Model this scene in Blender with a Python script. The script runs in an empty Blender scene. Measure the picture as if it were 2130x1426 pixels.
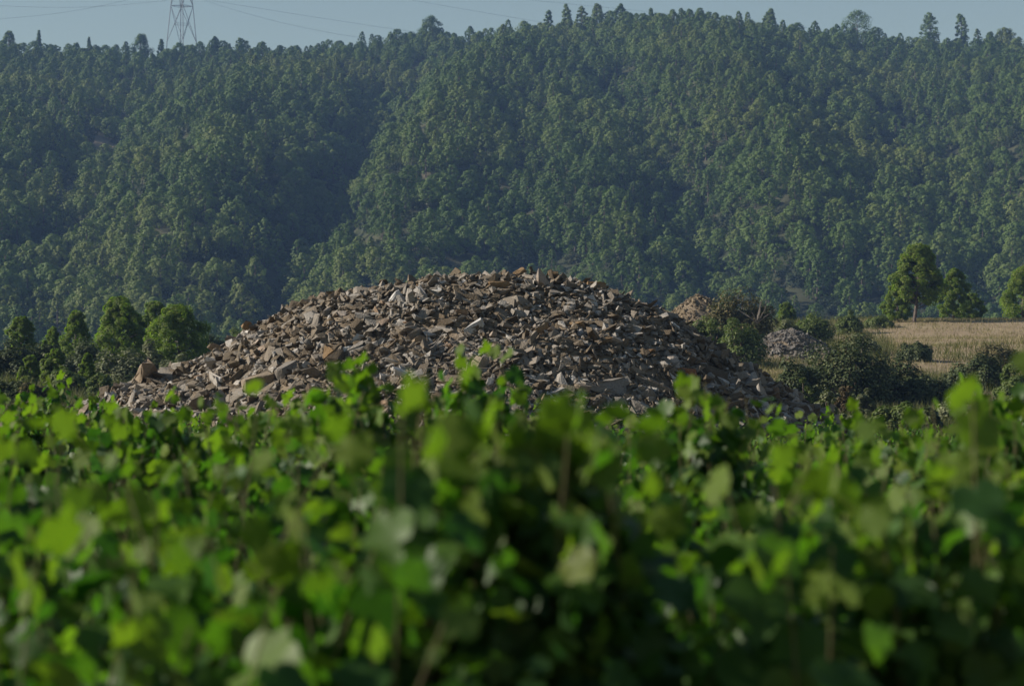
import bpy, math, random
import numpy as np
from mathutils import Vector, Matrix

# ------------------------------------------------------------------ camera, sky, sun, exposure
scene = bpy.context.scene
COL = scene.collection
PW, PH, LENS, SENSOR = 2130.0, 1426.0, 85.0, 36.0
FPX = LENS / SENSOR * PW                    # focal length in photo pixels
CAMZ = 1.8
HORIZON = 850.0                             # photo row of the horizon
PITCH = math.atan((HORIZON - PH / 2) / FPX)

cam_data = bpy.data.cameras.new("camera")
cam_data.lens = LENS
cam_data.sensor_width = SENSOR
cam_data.clip_start = 0.1
cam_data.clip_end = 9000.0
cam_data.dof.use_dof = True
cam_data.dof.focus_distance = 50.0
cam_data.dof.aperture_fstop = 3.8
cam_data.dof.aperture_blades = 7
cam = bpy.data.objects.new("camera", cam_data)
COL.objects.link(cam)
cam.location = (0, 0, CAMZ)
cam.rotation_euler = (math.radians(90) + PITCH, 0, 0)
scene.camera = cam

SUN_EL, SUN_AZ = math.radians(27), math.radians(-90)      # azimuth from +Y towards +X: sun far left
world = bpy.data.worlds.new("World")
scene.world = world
world.use_nodes = True
wn = world.node_tree
wn.nodes.clear()
sky = wn.nodes.new("ShaderNodeTexSky")
sky.sky_type = 'NISHITA'
sky.sun_disc = False
sky.sun_elevation = SUN_EL
sky.sun_rotation = SUN_AZ
sky.air_density = 1.4
sky.dust_density = 0.2
sky.ozone_density = 1.0
bg = wn.nodes.new("ShaderNodeBackground")
bg.inputs['Strength'].default_value = 0.051
wo = wn.nodes.new("ShaderNodeOutputWorld")
wn.links.new(sky.outputs[0], bg.inputs[0])
wn.links.new(bg.outputs[0], wo.inputs[0])

sd = bpy.data.lights.new("sun", 'SUN')
sd.energy = 5.0
sd.angle = math.radians(0.5)
sd.color = (1.0, 0.91, 0.79)
sun = bpy.data.objects.new("sun", sd)
COL.objects.link(sun)
SUNV = Vector((math.sin(SUN_AZ) * math.cos(SUN_EL), math.cos(SUN_AZ) * math.cos(SUN_EL), math.sin(SUN_EL)))
sun.rotation_euler = SUNV.to_track_quat('Z', 'Y').to_euler()

scene.view_settings.view_transform = 'Standard'
scene.view_settings.look = 'None'
scene.view_settings.gamma = 1.0
scene.view_settings.use_curve_mapping = False
scene.view_settings.exposure = 0.65
scene.render.engine = 'CYCLES'
cy = scene.cycles
cy.max_bounces = 6
cy.diffuse_bounces = 2
cy.glossy_bounces = 2
cy.transmission_bounces = 4
cy.volume_bounces = 0
cy.transparent_max_bounces = 4
cy.use_denoising = True
HAZE_DENSITY = 0.00021
HAZE_COLOR = (0.32, 0.54, 1.0, 1)

# ------------------------------------------------------------------ helpers
RNG = np.random.default_rng(11)
random.seed(5)


def P(px, py, d):
    """world point seen at photo pixel (px, py) at forward distance d"""
    dx, dy = (px - PW / 2) / FPX, -(py - PH / 2) / FPX
    y = math.cos(PITCH) - dy * math.sin(PITCH)
    z = math.sin(PITCH) + dy * math.cos(PITCH)
    return Vector((dx / y * d, d, CAMZ + z / y * d))


def X(px, d):
    return P(px, HORIZON, d).x


def Z(py, d):
    return P(PW / 2, py, d).z


def nrm(a):
    return a / np.maximum(np.linalg.norm(a, axis=-1, keepdims=True), 1e-9)


def make_mesh(name, verts, polys, mats, mat_idx=None, smooth=False):
    """polys: list of (M,k) int arrays"""
    me = bpy.data.meshes.new(name)
    verts = np.asarray(verts, dtype=np.float32)
    me.vertices.add(len(verts))
    me.vertices.foreach_set("co", verts.ravel())
    flat = np.concatenate([np.asarray(p, dtype=np.int32).ravel() for p in polys])
    tot = np.concatenate([np.full(len(p), np.asarray(p).shape[1], dtype=np.int32) for p in polys])
    start = np.concatenate([[0], np.cumsum(tot)[:-1]]).astype(np.int32)
    me.loops.add(len(flat))
    me.loops.foreach_set("vertex_index", flat)
    me.polygons.add(len(tot))
    me.polygons.foreach_set("loop_start", start)
    me.polygons.foreach_set("loop_total", tot)
    for m in (mats if isinstance(mats, (list, tuple)) else [mats]):
        me.materials.append(m)
    if mat_idx is not None:
        me.polygons.foreach_set("material_index", np.asarray(mat_idx, dtype=np.int32))
    me.polygons.foreach_set("use_smooth", np.full(len(tot), bool(smooth)))
    me.update(calc_edges=True)
    me.validate()
    return me


def link(name, data, parent=None, loc=None):
    o = bpy.data.objects.new(name, data)
    COL.objects.link(o)
    if parent is not None:
        o.parent = parent
    if loc is not None:
        o.location = loc
    return o


def thing(name, label, cat, loc=(0, 0, 0), group=None):
    o = link(name, None, None, loc)
    o.empty_display_size = 0.2
    o["label"] = label
    o["category"] = cat
    if group:
        o["group"] = group
    return o


def kind(o, k):
    o["kind"] = k
    return o


def tube(path, radii, n=6):
    path = np.asarray(path, float)
    radii = np.asarray(radii, float)
    t = nrm(np.gradient(path, axis=0))
    ref = np.where(np.abs(t[:, 2:3]) > 0.9, np.array([[1.0, 0, 0]]), np.array([[0, 0, 1.0]]))
    a = nrm(np.cross(t, ref))
    b = np.cross(t, a)
    ang = np.arange(n) / n * 2 * np.pi
    v = path[:, None] + radii[:, None, None] * (np.cos(ang)[None, :, None] * a[:, None] + np.sin(ang)[None, :, None] * b[:, None])
    v = v.reshape(-1, 3)
    k = len(path)
    i, j = np.meshgrid(np.arange(k - 1), np.arange(n), indexing='ij')
    q = np.stack([i * n + j, i * n + (j + 1) % n, (i + 1) * n + (j + 1) % n, (i + 1) * n + j], -1).reshape(-1, 4)
    return v, q


def join(parts):
    """parts: list of (verts, quads or tris) with one poly size"""
    vs, qs, off = [], [], 0
    for v, q in parts:
        vs.append(v)
        qs.append(np.asarray(q) + off)
        off += len(v)
    return np.concatenate(vs), np.concatenate(qs)


def box_verts(cx, cy_, cz, sx, sy, sz):
    v = np.array([[x, y, z] for z in (-1, 1) for y in (-1, 1) for x in (-1, 1)], float) * 0.5 * np.array([sx, sy, sz]) + np.array([cx, cy_, cz])
    q = np.array([[0, 2, 3, 1], [4, 5, 7, 6], [0, 1, 5, 4], [2, 6, 7, 3], [0, 4, 6, 2], [1, 3, 7, 5]])
    return v, q


def lattice_noise(x, y, seed=0):
    """smooth value noise, -1..1"""
    r = np.random.default_rng(seed).uniform(-1, 1, (64, 64))
    x, y = np.asarray(x, float), np.asarray(y, float)
    xi, yi = np.floor(x).astype(int), np.floor(y).astype(int)
    fx, fy = x - xi, y - yi
    fx, fy = fx * fx * (3 - 2 * fx), fy * fy * (3 - 2 * fy)
    g = lambda a, b: r[a % 64, b % 64]
    return (g(xi, yi) * (1 - fx) + g(xi + 1, yi) * fx) * (1 - fy) + (g(xi, yi + 1) * (1 - fx) + g(xi + 1, yi + 1) * fx) * fy


def sstep(a, b, x):
    t = np.clip((np.asarray(x, float) - a) / (b - a), 0, 1)
    return t * t * (3 - 2 * t)


# ------------------------------------------------------------------ materials
def new_mat(name):
    m = bpy.data.materials.new(name)
    m.use_nodes = True
    nt = m.node_tree
    nt.nodes.clear()
    out = nt.nodes.new("ShaderNodeOutputMaterial")
    return m, nt, out


def ramp(nt, stops, interp='LINEAR', k=1.0):
    stops = [(p, tuple(x * k for x in c)) for p, c in stops]
    r = nt.nodes.new("ShaderNodeValToRGB")
    r.color_ramp.interpolation = interp
    el = r.color_ramp.elements
    while len(el) < len(stops):
        el.new(0.5)
    for e, (p, c) in zip(el, stops):
        e.position = p
        e.color = (*c, 1)
    return r


def piece_random(nt):
    """one random number per object and per loose piece of a joined mesh"""
    oi = nt.nodes.new("ShaderNodeObjectInfo")
    ge = nt.nodes.new("ShaderNodeNewGeometry")
    ad = nt.nodes.new("ShaderNodeMath")
    ad.operation = 'ADD'
    fr = nt.nodes.new("ShaderNodeMath")
    fr.operation = 'FRACT'
    nt.links.new(oi.outputs['Random'], ad.inputs[0])
    nt.links.new(ge.outputs['Random Per Island'], ad.inputs[1])
    nt.links.new(ad.outputs[0], fr.inputs[0])
    return fr, ge, oi


def leaf_mat(name, stops, under=None, trans=0.4, trans_gain=1.6, rough=0.5, spec=0.35, by='piece', jitter=0.0, k=0.85, patch=0.0):
    m, nt, out = new_mat(name)
    fr, ge, oi = piece_random(nt)
    src = fr.outputs[0] if by == 'piece' else oi.outputs['Random']
    if by == 'object' and jitter:
        # mostly the plant's own tone, partly each spray's
        mx = nt.nodes.new("ShaderNodeMix")
        mx.data_type = 'FLOAT'
        mx.inputs[0].default_value = jitter
        nt.links.new(oi.outputs['Random'], mx.inputs[2])
        nt.links.new(ge.outputs['Random Per Island'], mx.inputs[3])
        src = mx.outputs[0]
    if patch:
        # stands of paler and darker trees
        no = nt.nodes.new("ShaderNodeTexNoise")
        no.inputs['Scale'].default_value = 0.016
        no.inputs['Detail'].default_value = 2
        nt.links.new(ge.outputs['Position'], no.inputs['Vector'])
        ma = nt.nodes.new("ShaderNodeMath")
        ma.operation = 'MULTIPLY_ADD'
        ma.inputs[1].default_value = patch
        nt.links.new(no.outputs[0], ma.inputs[0])
        sb = nt.nodes.new("ShaderNodeMath")
        sb.operation = 'MULTIPLY_ADD'
        sb.inputs[1].default_value = 0.55
        sb.inputs[2].default_value = 0.22 - 0.5 * patch
        nt.links.new(src, sb.inputs[0])
        nt.links.new(sb.outputs[0], ma.inputs[2])
        src = ma.outputs[0]
    r = ramp(nt, stops, k=k)
    nt.links.new(src, r.inputs[0])
    col = r.outputs[0]
    if under:
        mx = nt.nodes.new("ShaderNodeMix")
        mx.data_type = 'RGBA'
        mx.blend_type = 'MIX'
        f = nt.nodes.new("ShaderNodeMath")
        f.operation = 'MULTIPLY'
        f.inputs[1].default_value = 0.4
        nt.links.new(ge.outputs['Backfacing'], f.inputs[0])
        nt.links.new(f.outputs[0], mx.inputs[0])
        nt.links.new(col, mx.inputs[6])
        mx.inputs[7].default_value = (*under, 1)
        base = mx.outputs[2]
    else:
        base = col
    pr = nt.nodes.new("ShaderNodeBsdfPrincipled")
    pr.inputs['Roughness'].default_value = rough
    pr.inputs['Specular IOR Level'].default_value = spec
    nt.links.new(base, pr.inputs['Base Color'])
    tr = nt.nodes.new("ShaderNodeBsdfTranslucent")
    g = nt.nodes.new("ShaderNodeMix")
    g.data_type = 'RGBA'
    g.blend_type = 'MULTIPLY'
    g.inputs[0].default_value = 1
    nt.links.new(col, g.inputs[6])
    g.inputs[7].default_value = (trans_gain * 0.76, trans_gain, trans_gain * 0.23, 1)
    nt.links.new(g.outputs[2], tr.inputs['Color'])
    ms = nt.nodes.new("ShaderNodeMixShader")
    ms.inputs[0].default_value = trans
    nt.links.new(pr.outputs[0], ms.inputs[1])
    nt.links.new(tr.outputs[0], ms.inputs[2])
    nt.links.new(ms.outputs[0], out.inputs['Surface'])
    return m


M_VINE = leaf_mat("vine_leaf_green", [(0.0, (0.022, 0.062, 0.014)), (0.35, (0.036, 0.090, 0.016)), (0.7, (0.060, 0.125, 0.018)),
                                      (0.95, (0.085, 0.155, 0.022)), (0.99, (0.11, 0.16, 0.026)), (1.0, (0.14, 0.165, 0.03))],
                  under=(0.065, 0.125, 0.035), trans=0.40, trans_gain=2.5, rough=0.5, spec=0.26, k=0.84)
M_TIP = leaf_mat("vine_tip_green", [(0, (0.085, 0.15, 0.02)), (1, (0.16, 0.22, 0.035))], under=(0.12, 0.17, 0.06), trans=0.45, trans_gain=1.8, rough=0.6, spec=0.15, k=0.8)
M_HILLPINE = leaf_mat("hill_pine_needles", [(0, (0.064, 0.115, 0.025)), (0.5, (0.108, 0.168, 0.034)), (1, (0.178, 0.212, 0.052))], trans=0.2, trans_gain=1.3, rough=0.6, spec=0.2, by='object', jitter=0.25, patch=2.0)
M_MAQUIS = leaf_mat("maquis_leaves", [(0, (0.026, 0.045, 0.02)), (0.7, (0.05, 0.07, 0.03)), (1, (0.09, 0.09, 0.045))], trans=0.2, trans_gain=1.2, rough=0.6, spec=0.2, by='object', jitter=0.3)
M_PINE = leaf_mat("pine_needles", [(0, (0.10, 0.155, 0.024)), (0.6, (0.17, 0.23, 0.034)), (1, (0.26, 0.29, 0.05))], trans=0.55, trans_gain=1.5, rough=0.5, spec=0.3)
M_OAK = leaf_mat("holm_oak_leaves", [(0, (0.042, 0.06, 0.023)), (0.7, (0.075, 0.098, 0.036)), (1, (0.13, 0.138, 0.055))], trans=0.15, trans_gain=1.2, rough=0.55, spec=0.2)
M_OLIVE = leaf_mat("grey_olive_leaves", [(0, (0.11, 0.125, 0.065)), (0.7, (0.175, 0.19, 0.098)), (1, (0.25, 0.26, 0.14))], trans=0.25, trans_gain=1.2, rough=0.55, spec=0.25)
M_BROOM = leaf_mat("fresh_shrub_leaves", [(0, (0.085, 0.12, 0.035)), (0.7, (0.135, 0.175, 0.05)), (1, (0.20, 0.225, 0.07))], trans=0.3, trans_gain=1.4, rough=0.5, spec=0.3)
M_BROWN = leaf_mat("brown_shrub_leaves", [(0, (0.075, 0.076, 0.032)), (0.6, (0.13, 0.122, 0.052)), (1, (0.20, 0.155, 0.07))], trans=0.25, trans_gain=1.1, rough=0.6, spec=0.2)
M_RUST = leaf_mat("rusty_shrub_leaves", [(0, (0.075, 0.062, 0.03)), (1, (0.125, 0.09, 0.045))], trans=0.2, trans_gain=1.1, rough=0.6, spec=0.2)
M_DRYGRASS = leaf_mat("dry_grass_blades", [(0, (0.19, 0.15, 0.08)), (0.6, (0.31, 0.255, 0.14)), (1, (0.42, 0.355, 0.21))], trans=0.3, trans_gain=1.0, rough=0.6, spec=0.2)
M_GREENGRASS = leaf_mat("olive_grass_blades", [(0, (0.07, 0.085, 0.03)), (0.6, (0.12, 0.125, 0.045)), (1, (0.2, 0.18, 0.08))], trans=0.3, trans_gain=1.2, rough=0.6, spec=0.2)


def bark_mat(name, c1, c2, scale=8):
    m, nt, out = new_mat(name)
    tc = nt.nodes.new("ShaderNodeTexCoord")
    no = nt.nodes.new("ShaderNodeTexNoise")
    no.inputs['Scale'].default_value = scale
    no.inputs['Detail'].default_value = 5
    nt.links.new(tc.outputs['Object'], no.inputs['Vector'])
    r = ramp(nt, [(0.3, c1), (0.7, c2)])
    nt.links.new(no.outputs[0], r.inputs[0])
    pr = nt.nodes.new("ShaderNodeBsdfPrincipled")
    pr.inputs['Roughness'].default_value = 0.85
    nt.links.new(r.outputs[0], pr.inputs['Base Color'])
    bp = nt.nodes.new("ShaderNodeBump")
    bp.inputs['Strength'].default_value = 0.5
    bp.inputs['Distance'].default_value = 0.02
    nt.links.new(no.outputs[0], bp.inputs['Height'])
    nt.links.new(bp.outputs[0], pr.inputs['Normal'])
    nt.links.new(pr.outputs[0], out.inputs['Surface'])
    return m


M_BARK = bark_mat("pine_bark", (0.05, 0.038, 0.03), (0.13, 0.10, 0.08))
M_CANE = bark_mat("vine_cane", (0.075, 0.055, 0.022), (0.11, 0.11, 0.035), 20)
M_VBARK = bark_mat("vine_bark", (0.05, 0.037, 0.027), (0.12, 0.09, 0.065), 20)
M_DEAD = bark_mat("dead_wood", (0.10, 0.085, 0.07), (0.21, 0.185, 0.16), 10)


def stone_mat(name, stops, dirt=(0.14, 0.10, 0.06), dirt_amt=0.5, flat=None):
    m, nt, out = new_mat(name)
    fr, ge, oi = piece_random(nt)
    r = ramp(nt, stops, k=0.76)
    nt.links.new(fr.outputs[0], r.inputs[0])
    tc = nt.nodes.new("ShaderNodeTexCoord")
    no = nt.nodes.new("ShaderNodeTexNoise")
    no.inputs['Scale'].default_value = 1.1
    no.inputs['Detail'].default_value = 8
    no.inputs['Roughness'].default_value = 0.65
    nt.links.new(ge.outputs['Position'], no.inputs['Vector'])
    f = nt.nodes.new("ShaderNodeMapRange")
    f.inputs[1].default_value = 0.47
    f.inputs[2].default_value = 0.68
    f.inputs[3].default_value = 0.0
    f.inputs[4].default_value = dirt_amt
    nt.links.new(no.outputs[0], f.inputs[0])
    mx = nt.nodes.new("ShaderNodeMix")
    mx.data_type = 'RGBA'
    nt.links.new(f.outputs[0], mx.inputs[0])
    nt.links.new(r.outputs[0], mx.inputs[6])
    mx.inputs[7].default_value = (*dirt, 1)
    n2 = nt.nodes.new("ShaderNodeTexNoise")
    n2.inputs['Scale'].default_value = 28
    n2.inputs['Detail'].default_value = 5
    nt.links.new(ge.outputs['Position'], n2.inputs['Vector'])
    r2 = ramp(nt, [(0.3, (0.72, 0.72, 0.72)), (0.7, (1.15, 1.13, 1.1))])
    nt.links.new(n2.outputs[0], r2.inputs[0])
    mu = nt.nodes.new("ShaderNodeMix")
    mu.data_type = 'RGBA'
    mu.blend_type = 'MULTIPLY'
    mu.inputs[0].default_value = 1
    nt.links.new(mx.outputs[2], mu.inputs[6])
    nt.links.new(r2.outputs[0], mu.inputs[7])
    pr = nt.nodes.new("ShaderNodeBsdfPrincipled")
    pr.inputs['Roughness'].default_value = 0.85
    pr.inputs['Specular IOR Level'].default_value = 0.25
    nt.links.new(mu.outputs[2], pr.inputs['Base Color'])
    bp = nt.nodes.new("ShaderNodeBump")
    bp.inputs['Strength'].default_value = 0.6
    bp.inputs['Distance'].default_value = 0.03
    nt.links.new(n2.outputs[0], bp.inputs['Height'])
    nt.links.new(bp.outputs[0], pr.inputs['Normal'])
    nt.links.new(pr.outputs[0], out.inputs['Surface'])
    return m


STONE_STOPS = [(0.0, (0.10, 0.076, 0.048)), (0.2, (0.145, 0.115, 0.077)), (0.45, (0.205, 0.172, 0.13)), (0.7, (0.27, 0.242, 0.205)),
               (0.9, (0.37, 0.345, 0.31)), (0.975, (0.50, 0.48, 0.45)), (1.0, (0.24, 0.14, 0.065))]
M_STONE = stone_mat("limestone", STONE_STOPS)
M_STONE_TAN = stone_mat("tan_limestone", [(0, (0.28, 0.22, 0.155)), (1, (0.33, 0.27, 0.20))], dirt_amt=0.4)
M_STONE_RED = stone_mat("rust_stone", [(0, (0.30, 0.125, 0.045)), (1, (0.32, 0.14, 0.05))], dirt_amt=0.25)
M_STONE_WHITE = stone_mat("white_limestone", [(0, (0.58, 0.57, 0.55)), (1, (0.62, 0.61, 0.59))], dirt_amt=0.15)
M_STONE_GREY = stone_mat("grey_limestone", [(0, (0.25, 0.23, 0.205)), (1, (0.30, 0.28, 0.25))], dirt_amt=0.3)
M_STONE_OCHRE = stone_mat("ochre_stone", [(0, (0.24, 0.155, 0.075)), (1, (0.30, 0.20, 0.105))], dirt_amt=0.3)
M_HEAP_GREY = stone_mat("small_heap_grey", [(0, (0.12, 0.11, 0.10)), (1, (0.25, 0.235, 0.215))], dirt_amt=0.3)
M_HEAP_BROWN = stone_mat("small_heap_brown", [(0, (0.16, 0.125, 0.075)), (1, (0.28, 0.22, 0.14))], dirt_amt=0.3)


def soil_mat():
    m, nt, out = new_mat("pile_soil")
    ge = nt.nodes.new("ShaderNodeNewGeometry")
    no = nt.nodes.new("ShaderNodeTexNoise")
    no.inputs['Scale'].default_value = 6
    no.inputs['Detail'].default_value = 8
    nt.links.new(ge.outputs['Position'], no.inputs['Vector'])
    r = ramp(nt, [(0.3, (0.11, 0.082, 0.052)), (0.7, (0.21, 0.165, 0.11))])
    nt.links.new(no.outputs[0], r.inputs[0])
    pr = nt.nodes.new("ShaderNodeBsdfPrincipled")
    pr.inputs['Roughness'].default_value = 0.95
    nt.links.new(r.outputs[0], pr.inputs['Base Color'])
    nt.links.new(pr.outputs[0], out.inputs['Surface'])
    return m


M_SOIL = soil_mat()


def ground_mat():
    """cover attribute: r scrub, g tan field, b forest floor; the rest is vineyard soil"""
    m, nt, out = new_mat("ground_cover")
    at = nt.nodes.new("ShaderNodeAttribute")
    at.attribute_name = "cover"
    sp = nt.nodes.new("ShaderNodeSeparateColor")
    nt.links.new(at.outputs['Color'], sp.inputs[0])
    ge = nt.nodes.new("ShaderNodeNewGeometry")

    def noise(scale, detail=6):
        n = nt.nodes.new("ShaderNodeTexNoise")
        n.inputs['Scale'].default_value = scale
        n.inputs['Detail'].default_value = detail
        n.inputs['Roughness'].default_value = 0.65
        nt.links.new(ge.outputs['Position'], n.inputs['Vector'])
        return n
    n1, n2, n3 = noise(1.7), noise(0.35), noise(0.05)

    def mix(f, a, b):
        x = nt.nodes.new("ShaderNodeMix")
        x.data_type = 'RGBA'
        nt.links.new(f, x.inputs[0])
        nt.links.new(a, x.inputs[6])
        nt.links.new(b, x.inputs[7])
        return x.outputs[2]
    soil = ramp(nt, [(0.3, (0.10, 0.07, 0.045)), (0.7, (0.20, 0.15, 0.10))], k=0.8)
    nt.links.new(n1.outputs[0], soil.inputs[0])
    scrub = ramp(nt, [(0.3, (0.055, 0.062, 0.026)), (0.5, (0.10, 0.095, 0.045)), (0.7, (0.19, 0.155, 0.085))], k=0.8)
    nt.links.new(n2.outputs[0], scrub.inputs[0])
    field = ramp(nt, [(0.25, (0.20, 0.145, 0.09)), (0.5, (0.32, 0.245, 0.155)), (0.75, (0.40, 0.33, 0.21))], k=0.8)
    fm = nt.nodes.new("ShaderNodeMix")
    fm.data_type = 'FLOAT'
    fm.inputs[0].default_value = 0.55
    nt.links.new(n1.outputs[0], fm.inputs[2])
    nt.links.new(n2.outputs[0], fm.inputs[3])
    nt.links.new(fm.outputs[0], field.inputs[0])
    floor = ramp(nt, [(0.35, (0.035, 0.045, 0.022)), (0.6, (0.07, 0.072, 0.038)), (0.8, (0.17, 0.14, 0.09))], k=0.8)
    nt.links.new(n3.outputs[0], floor.inputs[0])
    c = mix(sp.outputs[0], soil.outputs[0], scrub.outputs[0])
    c = mix(sp.outputs[1], c, field.outputs[0])
    c = mix(sp.outputs[2], c, floor.outputs[0])
    pr = nt.nodes.new("ShaderNodeBsdfPrincipled")
    pr.inputs['Roughness'].default_value = 0.95
    pr.inputs['Specular IOR Level'].default_value = 0.1
    nt.links.new(c, pr.inputs['Base Color'])
    nt.links.new(pr.outputs[0], out.inputs['Surface'])
    return m


M_GROUND = ground_mat()


def metal_mat():
    m, nt, out = new_mat("galvanised_steel")
    pr = nt.nodes.new("ShaderNodeBsdfPrincipled")
    pr.inputs['Base Color'].default_value = (0.085, 0.095, 0.11, 1)
    pr.inputs['Roughness'].default_value = 0.6
    pr.inputs['Metallic'].default_value = 0.2
    nt.links.new(pr.outputs[0], out.inputs['Surface'])
    return m


M_STEEL = metal_mat()

# ------------------------------------------------------------------ terrain
DL = np.array([0, 40, 55, 70, 85, 100, 112, 125, 135, 150, 180, 230, 300, 380], float)
ZL = np.array([0, 0, .55, 1.35, 1.85, 2.6, 3.2, 3.9, 4.1, 3.0, 0.0, -3, 1.0, 9.5])
DR = np.array([0, 40, 55, 68, 85, 100, 115, 125, 150, 165, 175, 200, 235, 300, 380], float)
ZR = np.array([0, 0, .45, 1.05, 1.75, 3.3, 4.4, 5.2, 6.95, 7.6, 7.7, 5.5, 0.0, 1.0, 9.5])
FOOT = 380.0
SKX = np.array([-1500, -600, 0, 130, 230, 330, 420, 560, 650, 720, 800, 900, 1000, 1100, 1250, 1400, 1550, 1700, 1850, 1920, 2000, 2130, 2700, 3600], float)
SKY_ = np.array([60, 130, 132, 142, 140, 128, 118, 120, 118, 108, 96, 84, 76, 70, 58, 48, 52, 64, 74, 88, 98, 106, 190, 330], float)


def crest_d(px):
    return 760 + 25 * np.sin(px / 330.0) + 15 * np.sin(px / 140.0 + 1)


def ground_z(x, d):
    x, d = np.asarray(x, float), np.asarray(d, float)
    dd = np.maximum(d, 1.0)
    px = PW / 2 + FPX * x / dd
    w = sstep(500, 1300, np.where(d < 60, 900 + x * 40, px))
    near = np.interp(d, DL, ZL) * (1 - w) + np.interp(d, DR, ZR) * w
    near = near + (0.18 * lattice_noise(x / 6 + 7, d / 6, 3) + 0.3 * lattice_noise(x / 17, d / 17 + 4, 4)) * sstep(55, 75, d)
    dc = crest_d(px)
    zc = CAMZ + (HORIZON - (np.interp(px, SKX, SKY_) + 4 * sstep(350, 620, px) - 15 * (1 - sstep(200, 420, px)) + 12 * sstep(1000, 1700, px) * (1 - 0.55 * sstep(1850, 2080, px)))) / FPX * dc
    t = (d - FOOT) / (dc - FOOT)
    tt = np.clip(t, 0, 1)
    prof = 0.80 * tt + 0.20 * (1 - (1 - tt) ** 2)
    hill = 9.5 + (zc - 9.5) * prof
    env = np.sin(np.pi * np.clip(tt, 0, 1)) ** 0.6
    rel = 0.0
    for c0, c1, w0, dep in ((560, 940, 105, 10.5), (1510, 1180, 120, 9), (40, 420, 130, 6), (1130, 1010, 90, 2), (2090, 1760, 130, 5.5), (1790, 1560, 90, 2.5)):
        cpx = c0 + (c1 - c0) * tt
        u = (px - cpx) / w0
        rel = rel - dep * np.exp(-u * u) + 0.55 * dep * np.exp(-(u - 1.9) ** 2)
    rel = rel + 1.8 * lattice_noise(px / 130 + 3, tt * 8, 8) + 0.8 * lattice_noise(px / 50 + 9, tt * 14, 9)
    hill = hill + rel * env
    back = np.maximum(0, d - dc)
    hill = hill - 0.0009 * back ** 2 * np.exp(-back / 700.0) - np.minimum(0.05 * back, 60)
    z = np.where(d <= FOOT, near, hill)
    return z


def gz(x, d):
    return float(ground_z(np.array([x]), np.array([d]))[0])


rows = np.concatenate([np.arange(-60, 0, 12), np.arange(0, 60, 2.0), np.arange(60, 240, 1.6), np.arange(240, 380, 6), np.arange(380, 900, 5), np.arange(900, 1210, 20)])
cols = np.concatenate([[-0.7, -0.58, -0.46, -0.37], np.linspace(-0.30, 0.30, 260), [0.37, 0.46, 0.58, 0.7]])
RR, CC = np.meshgrid(rows, cols, indexing='ij')
XX = CC * np.maximum(np.abs(RR), 60.0)
ZZ = ground_z(XX, RR)
gv = np.stack([XX, RR, ZZ], -1).reshape(-1, 3)
nr, nc = RR.shape
ii, jj = np.meshgrid(np.arange(nr - 1), np.arange(nc - 1), indexing='ij')
gq = np.stack([ii * nc + jj, ii * nc + jj + 1, (ii + 1) * nc + jj + 1, (ii + 1) * nc + jj], -1).reshape(-1, 4)
g_me = make_mesh("ground", gv, [gq], M_GROUND, smooth=True)
PXX = PW / 2 + FPX * XX / np.maximum(RR, 1)
scrub_w = sstep(42, 58, RR)
field_w = sstep(1680, 1790, PXX + 30 * lattice_noise(XX / 4, RR / 4, 21)) * sstep(99, 108, RR) * (1 - sstep(150, 162, RR))
field_w = np.maximum(field_w, np.exp(-((PXX - 1600) / 45) ** 2 - ((RR - 108) / 8) ** 2))          # trodden earth by the grey heap
field_w = np.maximum(field_w, np.exp(-((PXX - 1410) / 45) ** 2 - ((RR - 112) / 8) ** 2))
bare = np.exp(-((PXX - 215) / 38) ** 2 - ((RR - 596) / 16) ** 2) + np.exp(-((PXX - 590) / 26) ** 2 - ((RR - 655) / 9) ** 2)
field_w = np.clip(np.maximum(field_w, 1.3 * bare), 0, 1)
floor_w = sstep(170, 240, RR) * (1 - np.clip(1.3 * bare, 0, 1))
ca = g_me.color_attributes.new("cover", 'FLOAT_COLOR', 'POINT')
ca.data.foreach_set("color", np.stack([scrub_w, field_w, floor_w, np.ones_like(floor_w)], -1).astype(np.float32).ravel())
kind(link("ground", g_me), "structure")

# ------------------------------------------------------------------ foliage builders
def sprays(cent, nor, size, aspect=1.0, rng=RNG):
    """one small diamond face per point"""
    n = len(cent)
    nor = nrm(nor)
    a = nrm(np.cross(nor, rng.normal(size=(n, 3))))
    b = np.cross(nor, a)
    s = np.asarray(size).reshape(-1, 1) * np.ones((n, 1))
    v = np.stack([cent - a * s, cent - b * s * aspect * .6 + nor * s * .12, cent + a * s, cent + b * s * aspect * .6 + nor * s * .12], 1).reshape(-1, 3)
    return v, np.arange(n * 4).reshape(-1, 4)


def clump(rng, c, r, n, size, up=0.5, out=None, squash=0.75, aspect=1.0, coh=0.4):
    d = nrm(rng.normal(size=(n, 3)))
    rad = r * rng.uniform(0.45, 1.0, (n, 1)) ** 0.6
    p = c + d * rad * np.array([1, 1, squash])
    nn = d * 0.8 + np.array([0, 0, up]) + rng.normal(size=(n, 3)) * 0.35
    if out is not None:
        nn = nn * (1.0 if coh < 0.5 else 0.6) + out * coh
    return sprays(p, nn, size * rng.uniform(0.7, 1.3, n), aspect, rng)


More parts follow.
